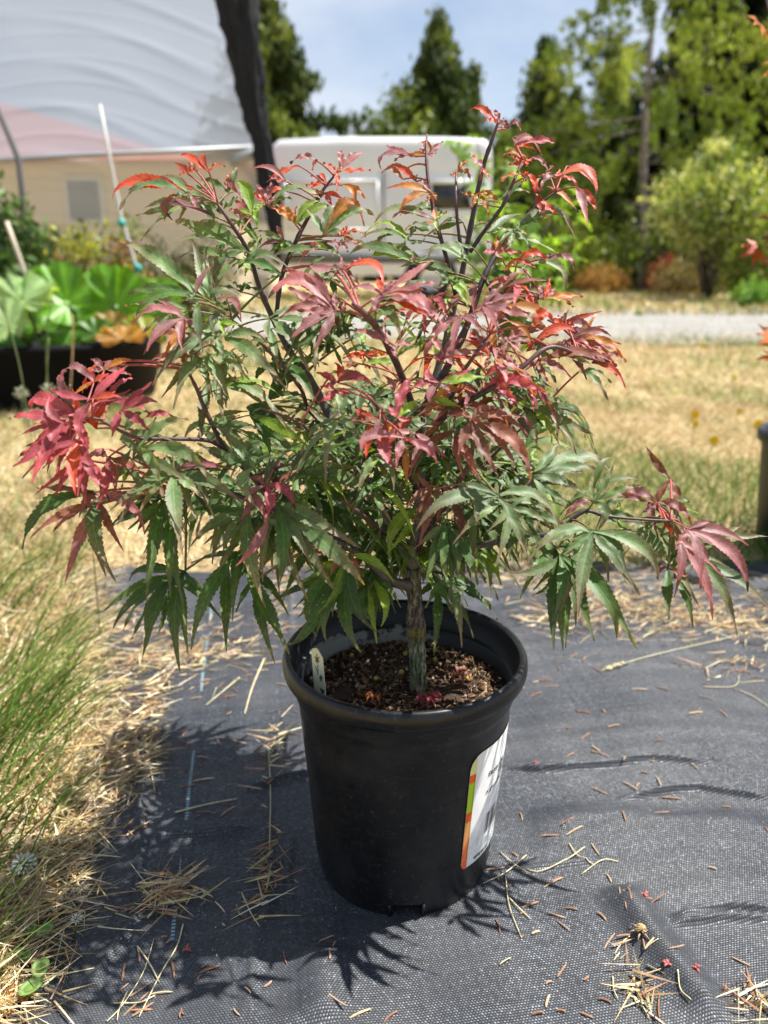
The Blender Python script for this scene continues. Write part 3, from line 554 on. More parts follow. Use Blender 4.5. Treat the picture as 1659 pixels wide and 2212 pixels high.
# ================================================================ THE MAPLE
LEAVES = """A -.09 p 655,1390|240,1415/430,1330|450,1225|360,1655/450,1520*1.2|635,1640/610,1500|740,1450
A -.07 g 740,1200|120,790/430,930*1.2|350,820/520,960|890,955/790,1080p|200,1220/400,1170d|270,1370/430,1250d|640,1260
A -.09 g 760,1260|800,1655/760,1450*.8|700,1330
A -.01 g 1150,870|515,605/760,700|750,625/900,690|880,1160/950,960|910,880*1.4
A -.02 g 1180,930|1470,980/1300,890*.8|1010,990l|1240,760
A 0 s 720,365|90,455/250,310|210,375/420,330*1.3|430,275
A -.02 g 690,410|145,545/350,380|470,270/580,310*1.3|735,530p|540,480
A .01 s 680,250|575,155*2|760,230*1.9|690,165|600,275
A -.01 s 845,235|605,110/700,130*.8|975,190/900,190*.8|735,130*1.6|850,90/800,140
A .01 g 1000,400|1070,190*1.4|1010,240o|1100,440/1010,330p|790,300d
A -.02 l 1185,575|1050,300/1150,380*1.9|1265,500*1.6|1080,530
A .02 p 1175,600|1000,510*1.5|1030,450*1.5|1100,430*1.2
A .03 p 1290,490|1220,330*1.5|1340,310*1.7|1390,410|1180,400s
A .04 s 1450,310|1170,210/1320,210p|1310,260p|1360,290
A .02 l 1250,800|1000,600/1130,690|1010,555/1080,600d|1240,740
A 0 g 890,590|490,590/620,500|480,490/600,460o|560,625/520,520p*.7|740,450*1.4
A .02 d 930,560|840,290/800,420*1.3|960,440*1.3|1090,400
A -.04 d 1410,1040|1080,960/1230,950*1.2|1280,1090/1340,1080*1.3|1230,1000
A -.03 d 900,1280|830,1150|1050,1260|980,1380|780,1280l|950,1200
A -.05 p 980,1230|1095,1390/1070,1270*.9|900,1250
A -.06 g 930,1400|1115,1440*1.5l|970,1535*1.3l|1010,1360|860,1390
A .02 p 1440,780|1240,830|1230,690g|1380,660|1330,870l|1540,860g
A .03 d 1100,1180|880,1160|1000,1090g|1200,1120|1270,1200
A .05 l 1180,1010|1110,900*1.4|1240,1100*1.2|1130,1060|1050,960
E -.04 g 930,10|1240,440/1090,190*1.1|1330,60*1.4|920,160*1.2|770,20|1140,-80*1.2
E -.05 g 510,160|0,530/250,260*1.1|560,330/530,250*1.8|330,100*1.4|260,-20
E -.05 g 570,165|1060,560/790,280*1.2|910,190/750,125*1.2|700,80
E -.05 g 390,330|165,700/270,430*1.4|610,655/500,440*1.5|0,345/100,310p*.5|755,450/620,330*.5|380,400*1.5
E .01 d 1000,350|810,520/860,430*1.6|1060,555/1060,450*1.8|1280,705/1190,500*1.3|1385,375/1200,350
E -.03 g 480,860|590,740*1.2|690,770/590,810*1.4|870,890/700,860*1.2|250,975/330,870|330,985*1.6|770,1170/620,950*1.3
E -.02 g 555,560|1070,885/800,600|580,710*1.5|1040,650/780,520l*.6
E -.01 d 770,770|920,1080/900,950|1180,1100/980,950*1.2|1240,1030/1050,900l|1200,900g|870,720*1.6
E .03 d 1270,810|1220,990*1.8|1040,760/1150,830|1420,900
E -.06 g 780,1190|350,985/550,1100*1.4|500,850/680,1020|930,1080
E -.07 g 800,1190|855,1520/700,1350*1.2|760,1100
E -.06 g 160,1225|710,1450/450,1320*1.3|250,1659/180,1450*1.5|400,1420/300,1330*1.7|660,1210/400,1185p
E .03 d 1390,220|1210,330/1290,270l*1.5|1180,210|1560,60/1480,140g|1400,110g|1330,310
E .04 d 1220,650|1000,590g|950,690l/1080,680|1420,720|1110,780
E .04 g 1180,880|1100,1060l|1250,1040l|950,930l|1100,800
B .01 g 455,740|300,510/375,610*1.2|660,500/500,560*1.4|770,635/640,500o*.7|865,605/690,570*.8
B .03 g 30,490|510,510/240,390*1.2|200,440l
B .02 o 225,650|80,500/150,540*1.4|420,470/320,500*1.3l|520,515/400,520l|240,510*1.3|10,510
B -.05 p 600,1010|345,955/410,1020*1.6|745,890/700,960|590,905*1.4|920,1150/850,960s|440,1080/500,1040g
B -.08 p 545,1330|5,1250/250,1090*1.2|145,985/270,1090*1.2|235,1320*1.8|165,1590/330,1450*1.2|370,1655/460,1500|520,1200*1.4
B .04 s 550,240|770,80/690,140p*1.2|440,160/500,200|820,230/700,230|555,385|620,190o
B .03 s 400,150|185,165/290,115p|360,225*.4
B .05 s 470,320|310,345|330,270p|410,260|300,400
B .04 s 460,400|610,465|540,425|520,515r*1.5|340,370o
B .02 s 590,740|560,690*2o|780,750/700,710|715,790|635,670
B .01 p 575,790|520,900|660,760*1.4g|770,830|640,870|460,800
B .03 g 1110,770|725,780/900,730*1.3|770,720/950,645l*.8|1170,670*1.3|1250,770*1.3d|1040,870
B .02 g 1330,620|850,630/1020,545*1.1|990,610/1100,565p|1420,560
B -.01 g 1190,955|640,900/850,840*.9|770,920/950,885l*1.1|1050,880p|1300,900
B 0 g 480,850|250,945/360,835p|590,910|380,770l|30,915/200,850*.7
B .02 l 220,860|370,810*1.4|0,760/80,800*1.3|10,865|300,900
B -.11 p 910,1200|650,1180/760,1150*1.5|870,1370*1.9|1285,920/1180,1050*.9|1360,1105/1240,1170*.9|1390,1440/1190,1240*1.3|860,1070s|1040,1110*1.4
B -.10 s 1000,1250|1310,1395/1170,1330*1.2|1200,1100o*.7
B .03 o 1300,400|945,350/1130,355*1.2|1045,545/1130,450*1.5|1240,480|1215,285p|1330,480
B .05 s 1180,310|980,180/1080,220*1.3|1190,260b
B .06 p 1180,115|945,25/1020,85*1.5|900,215/930,120*.6|1000,170/1060,130*.5
B .06 p 1265,110|1200,50*1.4|1260,5*1.4|1390,0/1325,60*1.2|1335,90
B .01 l 1340,625|1315,520*2o|1230,655o|1350,700|1430,580
B .05 o 1500,240|1590,150/1540,170|1480,250|1605,300/1570,240*1.3|1440,260
B -.03 g 500,1080|340,1120/420,1060*1.3|550,1230*1.4d|590,1100|640,1250/640,1080
B -.03 d 1440,1080|1290,990*1.3|1340,1170g*1.4|1600,1260/1540,1150l*1.2|1560,1080
B 0 d 1410,1210|1310,1310*1.5g|1500,1290l|1470,1350l|1250,1380
C .05 p 555,170|345,65/430,65s*1.1|510,60/560,110|600,215*1.2|450,150s
C .05 p 630,220|600,130*1.5|705,145*1.3|740,240/710,180|530,80
C .04 p 695,350|855,310/780,290*1.8|760,280*1.3|860,385/790,375s*1.4|1005,350/930,330r*1.3
C .05 s 770,480|615,500|710,400|645,415*.8|840,455|780,520
C .04 p 960,550|800,440/880,470*1.2|880,590*1.2|1000,520
C .03 p 440,530|330,400*1.6|420,580|500,620s
C .03 o 400,730|265,705/320,740|485,915/460,820|575,810/500,745*1.2|350,850*1.3|510,705
C .02 s 1030,600|1350,750/1260,540*.8|1050,535*1.8|890,710/940,620p*1.3|1100,625p*1.6|1185,690
C .04 s 850,720|845,620*1.8|760,545|900,600|920,700r
C .03 s 790,590|565,660/650,580o*.9|740,640p|820,570
C .02 b 865,730|935,920*1.9|1035,880/960,850*1.2s|900,880*1.4s
C .01 p 1175,675|1265,1000/1230,800*1.1|1340,880/1290,770s*1.1
C .01 g 700,1010|1175,1050/980,900*1.0|760,940|900,960l
C -.01 g 680,1015|790,1045*1.2|640,1160*1.5|830,1190/750,1080d|510,1040l|560,1130
C -.02 r 550,1190|430,1070p*1.3|660,1130p*1.4|430,1195*1.8|560,1060o*1.8|770,1200|600,1240p
C -.02 s 720,1250|960,1270/850,1190*1.3|860,1310*1.2|660,1230|610,1340o
C -.01 p 930,1240|1160,1320/1110,1230|1020,1210
C 0 g 650,1295|1020,1300/880,1250*.9|1090,1500/1000,1340*.8|820,1460/770,1350*1.0|540,1290
C .01 d 460,1390|740,1480/620,1380*1.3|580,1400g|380,1430g
C -.02 g 330,1270|90,1160/200,1140*1.5|15,1240/80,1180|210,1240l*1.2|270,1160
C -.02 l 170,1400|330,1620/260,1490*1.2|90,1480g|60,1340
C .08 g 590,840|820,640/720,680d|640,800|520,900l
G -.08 p 290,300|465,130/400,220*1.2|660,235/480,260*1.9|780,450/520,370*1.2|430,520/370,400*1.2
G -.09 o 500,310|870,420/700,330*1.5|620,380
G -.10 s 710,470|860,410/770,380*2.4|700,440
G -.04 p 780,260|750,135*2.0|875,160*1.6|1090,240/940,240o*1.1|830,90s*.8|730,230
G -.04 b 700,310|590,300*1.5|745,230|720,340*1.5|640,200s
G -.07 p 500,590|600,465*1.9|490,560*1.3|680,580*1.3|620,705*1.5|450,700b
G -.08 s 360,700|160,575/260,620*1.2|310,810p*1.4|150,475/240,550p
G -.07 b 390,700|370,410o/370,540*1.4|460,620*1.4|300,540r|480,740
G -.09 p -5,700|160,560*1.4|60,560*1.4|90,775*1.4|-110,560*1.4|330,700/150,690*.8
G -.09 r 410,890|340,930*1.4|600,1095/480,980*1.5|650,865/540,880*1.3|820,1000/640,930|440,800b
G -.03 p 960,595|850,620*1.5|1300,705/1130,620*1.3r|900,725*1.2|1010,745|1310,560/1180,520*1.0|1060,620b
G -.04 s 700,600|1070,515/880,480*.8|900,540o*.9|640,640
G -.02 s 940,430|1245,340/1080,400*.6|980,345p|1155,500/1080,440p|1030,500|890,390p
G -.05 b 740,740|1340,750/1050,690*.9|1000,870/880,790p*1.2|830,920/760,850*1.4|630,830r
G -.04 s 1160,760|1425,955/1330,820*.8|1430,760/1330,700b*.8|1250,740r
G -.03 o 1000,560|1420,750/1260,590*.5|1310,690/1150,600b*1.2
G -.02 l 690,770|890,975/820,850*.5g|790,970/740,880*.5d|820,800
G -.07 b 560,830|650,740*1.4|700,900*1.4|520,700p|470,870r|600,920
G -.10 b 220,1210|110,1480/150,1340*1.5|430,1640/290,1420*1.2|680,1659/540,1400*1.2|560,1570/420,1390*1.2|600,1190/420,1180*1.4|450,1130/300,1130*1.2|20,1180
G -.03 g 620,1120|1040,1480/870,1190*.6|940,1070/840,1060*1.4|730,1440/700,1260*1.3|845,1385/800,1240l*.6|780,1270d*1.3
G -.01 d 500,950|790,1060/660,960*1.2|620,1000|560,1080
G .03 l 620,1450|790,1570*1.3|1010,1505/850,1400g*.9|780,1470|930,1250/850,1150d*.6
G 0 g 690,1640|900,1370/830,1500*1.2|1300,1600/1080,1490*1.4|1240,1640/1050,1600*.9
J -.02 g 1280,270|1640,490/1450,400*.6d|1300,720/1360,430*.9|1720,410/1500,280*1.1|1170,200l
K -.06 g 165,262|260,78/220,160*1.1|380,185/280,215*1.1|5,370/90,275*.7p|185,385/220,310*1.8|150,160
K -.09 g 160,395|-130,528/0,400*1.1|95,775/110,580*1.3|300,585/260,460*1.6d|460,605/370,470*1.3|25,500/90,450*1.2d
K -.08 d 12,500|270,860/210,690*1.4|120,690/80,600|130,400|-20,790/20,650
J -.08 d 1520,880|1100,1020/1330,1000*1.2g|1460,1620/1450,1200*1.6|1640,1210/1590,1050*1.2|1659,740
K -.05 p 590,385|868,458/730,390*1.1|860,665/780,500*1.2|645,652/630,500*1.2|530,465*1.4|692,358*1.5
K -.03 p 450,265|235,228/340,200*1.2|610,370/550,280*1.2|380,310*1.6|520,415s
K -.01 g 560,470|952,410/760,430*1.2|812,865/720,620*1.0|735,570b*1.4|500,560d
K -.02 d 500,560|505,785/495,680*1.4|590,590b|450,612p
K -.02 g 400,370|520,560/460,480*1.8|600,390/480,345|250,350
K -.03 l 270,340|280,260*1.3|330,420*2.2|200,360d
K 0 g 470,280|600,270/560,255*.9|640,310l*.8|520,230
J -.11 g 1020,410|385,650/620,450*1.1|1262,920/1150,640*1.3|1500,625/1300,390*.9|870,640/850,490*1.5|640,325/820,340*.9
J -.05 d 1180,550|1600,700/1400,590*1.1|1480,940/1310,760*1.4|1110,890/1130,720*1.9|1250,880/1210,700*1.3
J -.07 d 620,620|360,820/500,710*.9g|450,1100/520,850*1.1|620,1100/570,850*1.1|700,1060/690,850*1.2|860,1110/780,900*1.1|560,560
J -.05 d 840,520|650,600*1.6|840,940/830,700*.8g|720,640*1.4|960,560
J -.05 l 440,510|170,890/200,640*1.3|300,560|500,600
J -.08 b 510,370|300,500/400,400*1.4|400,785/450,600*1.1|380,230/430,310*1.5|620,480
J -.04 d 620,1100|740,1590/680,1270*1.4g|450,1285/530,1150*1.8|1020,1375/850,1200*1.1|860,1165/760,1080*1.2|600,950
J 0 l 850,860|985,940/930,880*1.2|1050,1110/980,980*.5|960,1060|900,1010
J .02 d 880,330|870,340|950,180*1.4|760,200*1.4|640,250|1070,250|800,300g
D -.11 r 510,640|75,600/280,570*1.6|250,1115/370,860*1.2|100,965/280,890*1.2|395,420/400,560*1.3
D -.12 r 720,450|660,790/620,620*1.5|1015,175/880,310*1.6|400,365/530,440|980,430/860,440s*1.6
D -.11 r 640,770|600,1205/580,970*1.7s|130,950/380,870|810,1160/700,980|330,1010/480,880*1.5
D -.10 r 950,540|1200,305/1080,420*1.5|1240,470/1130,470*2|1175,690/1080,610*1.6|885,745/920,640*2
D -.08 b 850,905|760,1305/850,1100*1.4r|1150,1055/1000,960*1.5|700,900p|820,840|920,1190/900,1050*1.3
D -.09 s 640,590|255,550/330,440r*1.1|480,470r|520,200/490,340p|560,330|420,530r
D -.09 s 740,310|690,220*1.8r|860,240*2|470,290/600,200p*.9|560,430o|680,380*1.6
D -.08 p 820,220|715,130/770,150*1.3|900,140*1.5|1065,145/950,150o*1.1|740,200
D -.10 g 1090,840|1230,580/1180,700*1.2|1490,610/1300,640*1.1|1640,1085/1470,860*.9|1280,1200/1240,960*1.1
D -.09 g 1370,1020|825,1335/1130,1130*1.1|1435,1650/1380,1300*1.6|1605,1225/1480,1120*1.8|1310,890
D -.06 g 1050,1010|1140,1090|960,1140l|930,960|1000,1060*2
D -.03 d 1260,1230|835,1475/1010,1350*1.2|1090,1470/1160,1350*1.5|960,1290*1.5|1450,1400|1400,1240
H -.05 d 1180,240|1045,1025/1120,600*.9|900,470|1290,500*1.3
D -.07 b 740,1180|180,1630/360,1330*1.4d|620,1370/680,1270*1.8|300,1150/450,1165*.8|1140,1500/1040,1290*.6p
H -.06 g 690,210|810,865/640,520*1.1|500,150
H -.03 d 1360,810|785,1240/1010,1010*1.2|1060,1345/1110,1080*.6|1320,1600/1280,1120*1.1|1659,1180/1470,980*.8|915,862/1060,780*.9|1180,1000/1260,900*1.3
I -.04 d 370,850|-5,1590/150,1200*1.3|370,1135*1.6|0,930/200,880g*.9|230,970d
I -.06 g 455,530|590,1290/460,900*1.4|-5,790/200,640*1.6|260,840/310,700*1.6|0,510/180,520d*1.1
I -.08 g 610,590|355,955/520,790p*1.2|700,650*1.5
I -.03 d 430,980|780,1640/600,1320*1.3|360,1110|560,1090
I -.07 g 690,460|1315,785/970,610*1.4|1365,1090/1150,860*1.1|940,925/860,740*.7|700,1115/760,830*1.4d
I -.05 d 740,600|545,980/660,820*1.2|940,960/850,800*1.2|1140,1150/1000,960*1.2
I -.08 p 590,335|575,625/640,470r*1.7|825,525/750,360*1.4r|400,480/490,390*1.5|450,285b*1.4
I -.06 b 650,300|750,200*1.8|620,110*1.4|700,85*1.4p|860,180/790,260*1.5
I -.04 g 830,240|1025,-5/940,110*1.3|1335,180/1080,200*1.2|1575,590/1290,310*1.0|1200,120/1030,140*1.2|860,400*1.5
I -.01 d 880,410|1155,410/1000,380g*.7|1305,490/1150,400*2|1330,560/1050,500*.9|1200,700/1130,560*1.3
I -.05 l 1260,870|1000,1320/1200,1100*1.1|1460,1475/1260,1240d*1.2|1600,1080/1450,930*1.1|1100,1040/1150,950b*1.3|820,890/1000,860b*.9|1340,1090b*1.3
I -.03 d 1260,910|1340,1620/1210,1330*1.3|990,1500/950,1230*1.3|1070,1545/1080,1300*1.1|775,1575/960,1440*.7
I -.02 d 1400,1000|1659,1280/1540,1120*1.4|1440,1390/1350,1280*.9|1500,1425/1530,1250l*1.2|1420,1200*1.6|1290,1240
I .02 d 1360,800|1659,870/1500,820|1570,740/1450,770|1410,650|1250,780
I .04 d 1370,500|1190,680/1240,570*.6|1360,760/1320,630*1.1|1460,700/1480,600*1.1|1530,480|1600,560
I .03 d 1130,560|1220,760*1.5|1000,620|1250,600|1100,680
F -.10 p 800,530|460,405/600,450*1.3|980,530/880,510*1.4|820,625*1.8
F -.11 s 740,1130|840,1510/720,1360r*1.5|760,1250/770,1180o*.8
F -.12 r 880,1250|820,1480/840,1360*1.4p|1140,1425/1010,1310*1.4|560,1400/590,1240p*.8|930,1280s
F -.12 r 830,1090|995,715/860,890*1.1|1005,950/920,1000*1.5l|740,975/790,1050*1.3|920,1110*1.4
F -.11 p 690,1110|495,990/560,1080s*2|370,1120/540,1120b*1.2|670,1290/680,1180*1.4
F -.11 r 1150,820|1420,690/1290,770|1565,760/1350,790*1.2l|1100,1000/1080,910*1.4p|1255,925/1210,860*1.3p|895,900/1010,830*1.2|1095,690/1060,770*1.2
F -.08 o 1120,940|1450,900/1280,850*1.6|1330,1000/1210,970*1.6l|1050,1080b*1.3
F -.07 r 360,815|190,735/270,760*1.5|335,655/390,730s*1.7|655,850/520,780*1.3|240,850*1.2|540,740/450,750b
F -.08 r 335,875|205,970*1.8|500,895/420,890*1.2|430,930*1.3|215,850|300,980*.6
F -.02 s 575,600|400,620/480,600*1.2|760,590/680,590o*1.2|500,540*1.5|690,560
F -.04 o 560,670|380,640b|400,690o*1.2|640,690/600,700b|830,680/730,660l*1.5|520,620
F -.06 g 1000,1080|930,1240*2.2|870,1120|1060,1110
F -.06 b 1040,1270|1300,1165/1170,1250*1.5|1190,1110/1120,1170*1.4|1230,1420/1120,1350p*1.2|920,1550/980,1400p*1.1
F -.06 g 640,1380|520,1659/570,1520*1.4|800,1659/770,1500*1.2|700,1420
F -.07 p 800,880|710,745/790,820*1.3|610,930/700,900g*1.4|830,800
F .04 g 560,420|1160,460/850,350*1.2|420,470|680,360|540,590l
F .03 d 280,510|115,620/200,560l*1.6|80,490|500,350/400,400|350,590|250,400g
F .02 l 1290,360|1440,300/1350,330*1.4|1210,470*1.3|1300,260d|1430,400d*1.3
F 0 b 1620,560|1380,450/1480,500r*1.3|1600,330/1560,420o*1.3|1659,400|1500,620
F -.04 g 420,1190|120,1000/250,1130*1.0|170,1310/280,1280l|560,1310g*1.3|360,1020|560,1220l
F -.03 d 980,1480|1200,1380*1.3|780,1400|1280,1560/1180,1450*.8|1000,1640b*1.4|860,1560
F -.01 d 1340,1450|1500,1380*1.4|1530,1560g*1.4|1400,1600|1210,1500*1.3"""
TILE = dict(A=(400,560,2.), B=(1050,560,2.), C=(1680,400,2.), D=(0,1350,2.), E=(600,1250,2.), F=(1150,1100,2.), G=(1750,1050,2.), H=(50,1850,2.), I=(750,1750,2.), J=(1450,1750,2.), K=(2195,1750,1.148))
TY = PY0
trunk_p = [(905,1522,0,.0125),(904,1490,0,.0108),(903,1440,0,.0098),(900,1385,0,.0098),(899,1352,0,.0112),(897,1335,0,.0102),(897,1305,0,.0084),(895,1270,0,.0082),(893,1225,0,.0086)]
# photo x, y (1659 wide), Y offset from the trunk, radius
BR = [
 [(893,1232,0,.0078),(896,1180,0,.0072),(904,1110,0,.0066),(908,1030,0,.0060),(906,930,-.005,.0052),(925,860,-.01,.0046),(968,790,-.01,.0042),(1010,700,-.01,.0038),(1045,600,0,.0030),(1075,545,.01,.0025),(1110,500,.02,.0021),(1155,450,.03,.0017),(1200,415,.03,.0013)],
 [(906,940,.0,.0048),(930,850,.03,.0044),(965,730,.04,.0042),(985,640,.04,.0040),(996,600,.04,.0036),(1012,515,.04,.0030),(1040,375,.04,.0026),(1062,305,.04,.0020),(1077,262,.04,.0013)],
 [(893,1225,0,.0070),(862,1158,.01,.0062),(800,1060,.02,.0056),(727,932,.03,.0050),(669,817,.03,.0044),(628,762,.03,.0038),(595,700,.03,.0034),(560,620,.02,.0028),(537,545,.01,.0024),(495,477,0,.0020),(470,440,0,.0014)],
 [(595,702,.03,.0026),(608,600,.03,.0026),(640,520,.03,.0024),(668,466,.035,.0021),(695,415,.04,.0018),(722,380,.04,.0012)],
 [(893,1262,0,.0070),(868,1262,-.01,.0066),(838,1250,-.02,.0058),(790,1205,-.03,.0050),(720,1165,-.04,.0042),(640,1130,-.05,.0036),(560,1090,-.05,.0030),(490,1062,-.05,.0024),(440,1050,-.05,.0018),(400,1060,-.04,.0012)],
 [(610,1118,-.05,.0030),(545,1030,-.05,.0028),(488,974,-.04,.0027),(462,925,-.03,.0025),(440,878,-.03,.0024),(424,838,-.03,.0020),(395,780,-.04,.0013)],
 [(488,974,-.04,.0022),(450,952,-.06,.0021),(370,948,-.08,.0020),(290,944,-.10,.0018),(210,905,-.11,.0014),(150,900,-.11,.0009)],
 [(545,1030,-.05,.0020),(600,1010,-.06,.0016),(640,1000,-.07,.0012)],
 [(906,930,-.01,.0044),(885,860,-.04,.0040),(850,770,-.07,.0036),(806,697,-.09,.0030),(762,655,-.10,.0022)],
 [(893,1240,0,.0052),(935,1215,.0,.0046),(1000,1188,-.02,.0040),(1086,1168,-.04,.0034),(1160,1158,-.05,.0030),(1207,1144,-.05,.0026),(1262,1105,-.05,.0022),(1310,1115,-.05,.0018),(1385,1122,-.05,.0014),(1450,1125,-.05,.0010)],
 [(1086,1168,-.04,.0024),(1115,1090,-.03,.0020),(1148,1034,-.02,.0015),(1165,1030,-.01,.0010)],
 [(880,1000,-.02,.0036),(960,900,-.05,.0034),(1040,850,-.07,.0030),(1120,800,-.07,.0026),(1187,750,-.06,.0022),(1260,770,-.05,.0016),(1330,790,-.04,.0009)],
 [(985,640,.04,.0026),(965,560,.03,.0025),(940,470,.03,.0023),(925,390,.04,.0020),(921,330,.05,.0016),(922,290,.06,.0010)],
 [(1000,560,.03,.0020),(990,495,.03,.0019),(985,430,.03,.0017),(986,370,.05,.0010)],
 [(1015,545,.03,.0024),(1042,505,.03,.0022),(1086,444,.03,.0020),(1110,390,.04,.0017),(1130,345,.05,.0011)],
 [(1045,600,0,.0020),(1075,640,-.02,.0018),(1110,600,-.02,.0014),(1150,560,0,.0010)],
 [(727,932,.03,.0030),(669,888,.02,.0026),(650,840,.0,.0022),(600,780,0,.0018),(554,732,-.01,.0016),(500,690,-.03,.0013)],
 [(800,1060,.02,.0034),(740,1010,-.01,.0030),(690,960,-.03,.0024),(650,915,-.04,.0016),(560,880,-.05,.0010)],
 [(908,1060,0,.0034),(880,1020,-.03,.0032),(850,960,-.07,.0028),(830,900,-.09,.0022),(800,860,-.10,.0014)],
 [(895,1200,.0,.0036),(940,1120,-.02,.0032),(985,1050,-.05,.0028),(1020,980,-.07,.0022),(1010,900,-.08,.0014)],
 [(896,1190,.01,.0032),(830,1150,-.02,.0028),(780,1110,-.05,.0022),(735,1080,-.06,.0014)],
 [(960,900,-.04,.0026),(985,830,-.08,.0022),(1030,760,-.09,.0018),(1060,720,-.08,.0012)],
 [(940,1120,.01,.0028),(990,1060,.04,.0024),(1050,1000,.05,.0020),(1110,940,.04,.0014),(1160,900,.02,.0009)],
 [(893,1225,0,.0050),(830,1150,.06,.0040),(740,1080,.12,.0030),(640,1000,.17,.0020),(590,960,.19,.0012)],
 [(896,1180,0,.0044),(900,1080,.08,.0036),(860,960,.15,.0028),(800,880,.19,.0018),(770,840,.2,.001)],
 [(900,1130,0,.0044),(980,1050,.08,.0036),(1060,980,.14,.0028),(1120,900,.17,.0016)],
 [(905,1100,0,.0044),(930,960,.08,.0034),(955,860,.13,.0026),(970,740,.17,.0014)],
 [(893,1230,0,.0040),(960,1180,.07,.0034),(1040,1120,.13,.0026),(1110,1060,.16,.0014)],
 [(830,1150,.06,.0032),(700,1130,.1,.0026),(580,1080,.13,.0020),(480,1020,.14,.0012)],
]
BR3 = []
def bcurve(b):
    P = [at(x, y, TY+o) for x, y, o, r in b]; C = cat_curve(P, 6); rr = np.interp(np.linspace(0, len(b)-1, len(C)), range(len(b)), [q[3] for q in b]); return C, list(rr*.70)
for b in BR: BR3.append(bcurve(b))
maple = empty('potted_maple', Vector((PX0+.012, TY, SZ)), label='bushy japanese maple with serrated green and crimson leaves growing in the black pot', cat='maple tree')
m = M_bark = mat('maple_bark', rough=.75, spec=.25)
g = N(m, 'ShaderNodeNewGeometry'); s = N(m, 'ShaderNodeSeparateXYZ'); lk(m, g.outputs['Position'], s.inputs[0])
mp = N(m, 'ShaderNodeMapping'); mp.inputs['Scale'].default_value = (1, 1, .28); lk(m, g.outputs['Position'], mp.inputs['Vector'])
n1 = noise(m, 420, 5, .65, vec=mp.outputs[0]); n2 = noise(m, 60, 3, vec=g.outputs['Position'])
low = ramp(m, n1.outputs['Fac'], [(.38, (.035, .042, .017)), (.5, (.15, .165, .075)), (.58, (.26, .26, .17)), (.66, (.45, .42, .34))])
hi = ramp(m, n1.outputs['Fac'], [(.38, (.028, .023, .02)), (.52, (.085, .075, .065)), (.66, (.26, .24, .21))])
zf = N(m, 'ShaderNodeMapRange'); lk(m, mth(m, 'ADD', s.outputs['Z'], mth(m, 'MULTIPLY', n2.outputs['Fac'], .02)), zf.inputs['Value']); zf.inputs['From Min'].default_value = .238; zf.inputs['From Max'].default_value = .252
col = mixc(m, zf.outputs[0], low.outputs[0], hi.outputs[0])
yb = mth(m, 'LESS_THAN', mth(m, 'ABSOLUTE', mth(m, 'SUBTRACT', mth(m, 'ADD', s.outputs['Z'], mth(m, 'MULTIPLY', n2.outputs['Fac'], .012)), .2495)), .0042)
col = mixc(m, mth(m, 'MULTIPLY', yb, mth(m, 'MULTIPLY', n1.outputs['Fac'], 1.1)), col, (.22, .17, .02))
lk(m, col, bsdf(m).inputs['Base Color']); bump(m, n1.outputs['Fac'], .7, .0015)
P = [at(x, y, TY) for x, y, o, r in trunk_p]; C = cat_curve(P, 6); rr = np.interp(np.linspace(0, len(trunk_p)-1, len(C)), range(len(trunk_p)), [q[3] for q in trunk_p])*.76
rr = [r*(1+.04*math.sin(i*1.7)) for i, r in enumerate(rr)]
mb = MB(); mb.tube(C, rr, 20); mb.build('trunk', M_bark, maple)
m = M_twig = mat('maple_twig', rough=.5, spec=.4); a_ = N(m, 'ShaderNodeAttribute', attribute_name='col'); g = N(m, 'ShaderNodeNewGeometry'); nn = noise(m, 300, 3, vec=g.outputs['Position'])
lk(m, mixc(m, 1.0, a_.outputs['Color'], ramp(m, nn.outputs['Fac'], [(.3, (.6, .6, .6)), (.7, (1.5, 1.5, 1.5))]).outputs[0], 'MULTIPLY'), bsdf(m).inputs['Base Color']); bump(m, nn.outputs['Fac'], .3, .0006)
for (C, rr), b in zip(BR3, BR):
    n = len(C); grey = Vector((.085, .078, .08)); dark = Vector((.040, .024, .030)); pk = Vector((.14, .055, .05))
    if b[0][3] > .0045: cols = [tuple(grey.lerp(dark, min(1, i/n*1.3)).lerp(pk, max(0, i/n-.75)*2.5)) for i in range(n)]
    else: cols = [tuple(dark.lerp(pk, max(0, i/n-.25)*1.0)) for i in range(n)]
    r2 = [r*(1.22 if i % 9 == 4 and 0 < i < n-1 else 1) for i, r in enumerate(rr)]
    mb = MB(); mb.tube(C, r2, 10, col=cols)
    if b[0][3] <= .0078: mb.build('branch', M_twig, maple)
BS = []
for C, rr in BR3:
    for i, p in enumerate(C):
        if rr[i] < .0052: BS.append(p)
BSA = np.array([tuple(p) for p in BS])

CLS = dict(g=((.100, .178, .062), (.20, .115, .09)), d=((.045, .115, .020), (.10, .10, .045)), p=((.235, .105, .115), (.30, .070, .085)), r=((.30, .060, .080), (.36, .045, .065)),
           s=((.42, .065, .022), (.42, .035, .03)), o=((.30, .135, .020), (.42, .07, .02)), l=((.150, .260, .020), (.17, .22, .03)), b=((.20, .075, .045), (.22, .07, .07)))
m = M_leaf = mat('maple_leaf', rough=.5, spec=.45)
a = N(m, 'ShaderNodeAttribute', attribute_name='col'); g = N(m, 'ShaderNodeNewGeometry'); uv = N(m, 'ShaderNodeUVMap'); su = N(m, 'ShaderNodeSeparateXYZ'); lk(m, uv.outputs[0], su.inputs[0])
nn = noise(m, 260, 5, .6, vec=g.outputs['Position']); n3 = noise(m, 38, 3, .5, vec=g.outputs['Position'])
col = mixc(m, 1.0, a.outputs['Color'], ramp(m, nn.outputs['Fac'], [(.3, (.80, .80, .80)), (.7, (1.25, 1.25, 1.25))]).outputs[0], 'MULTIPLY')
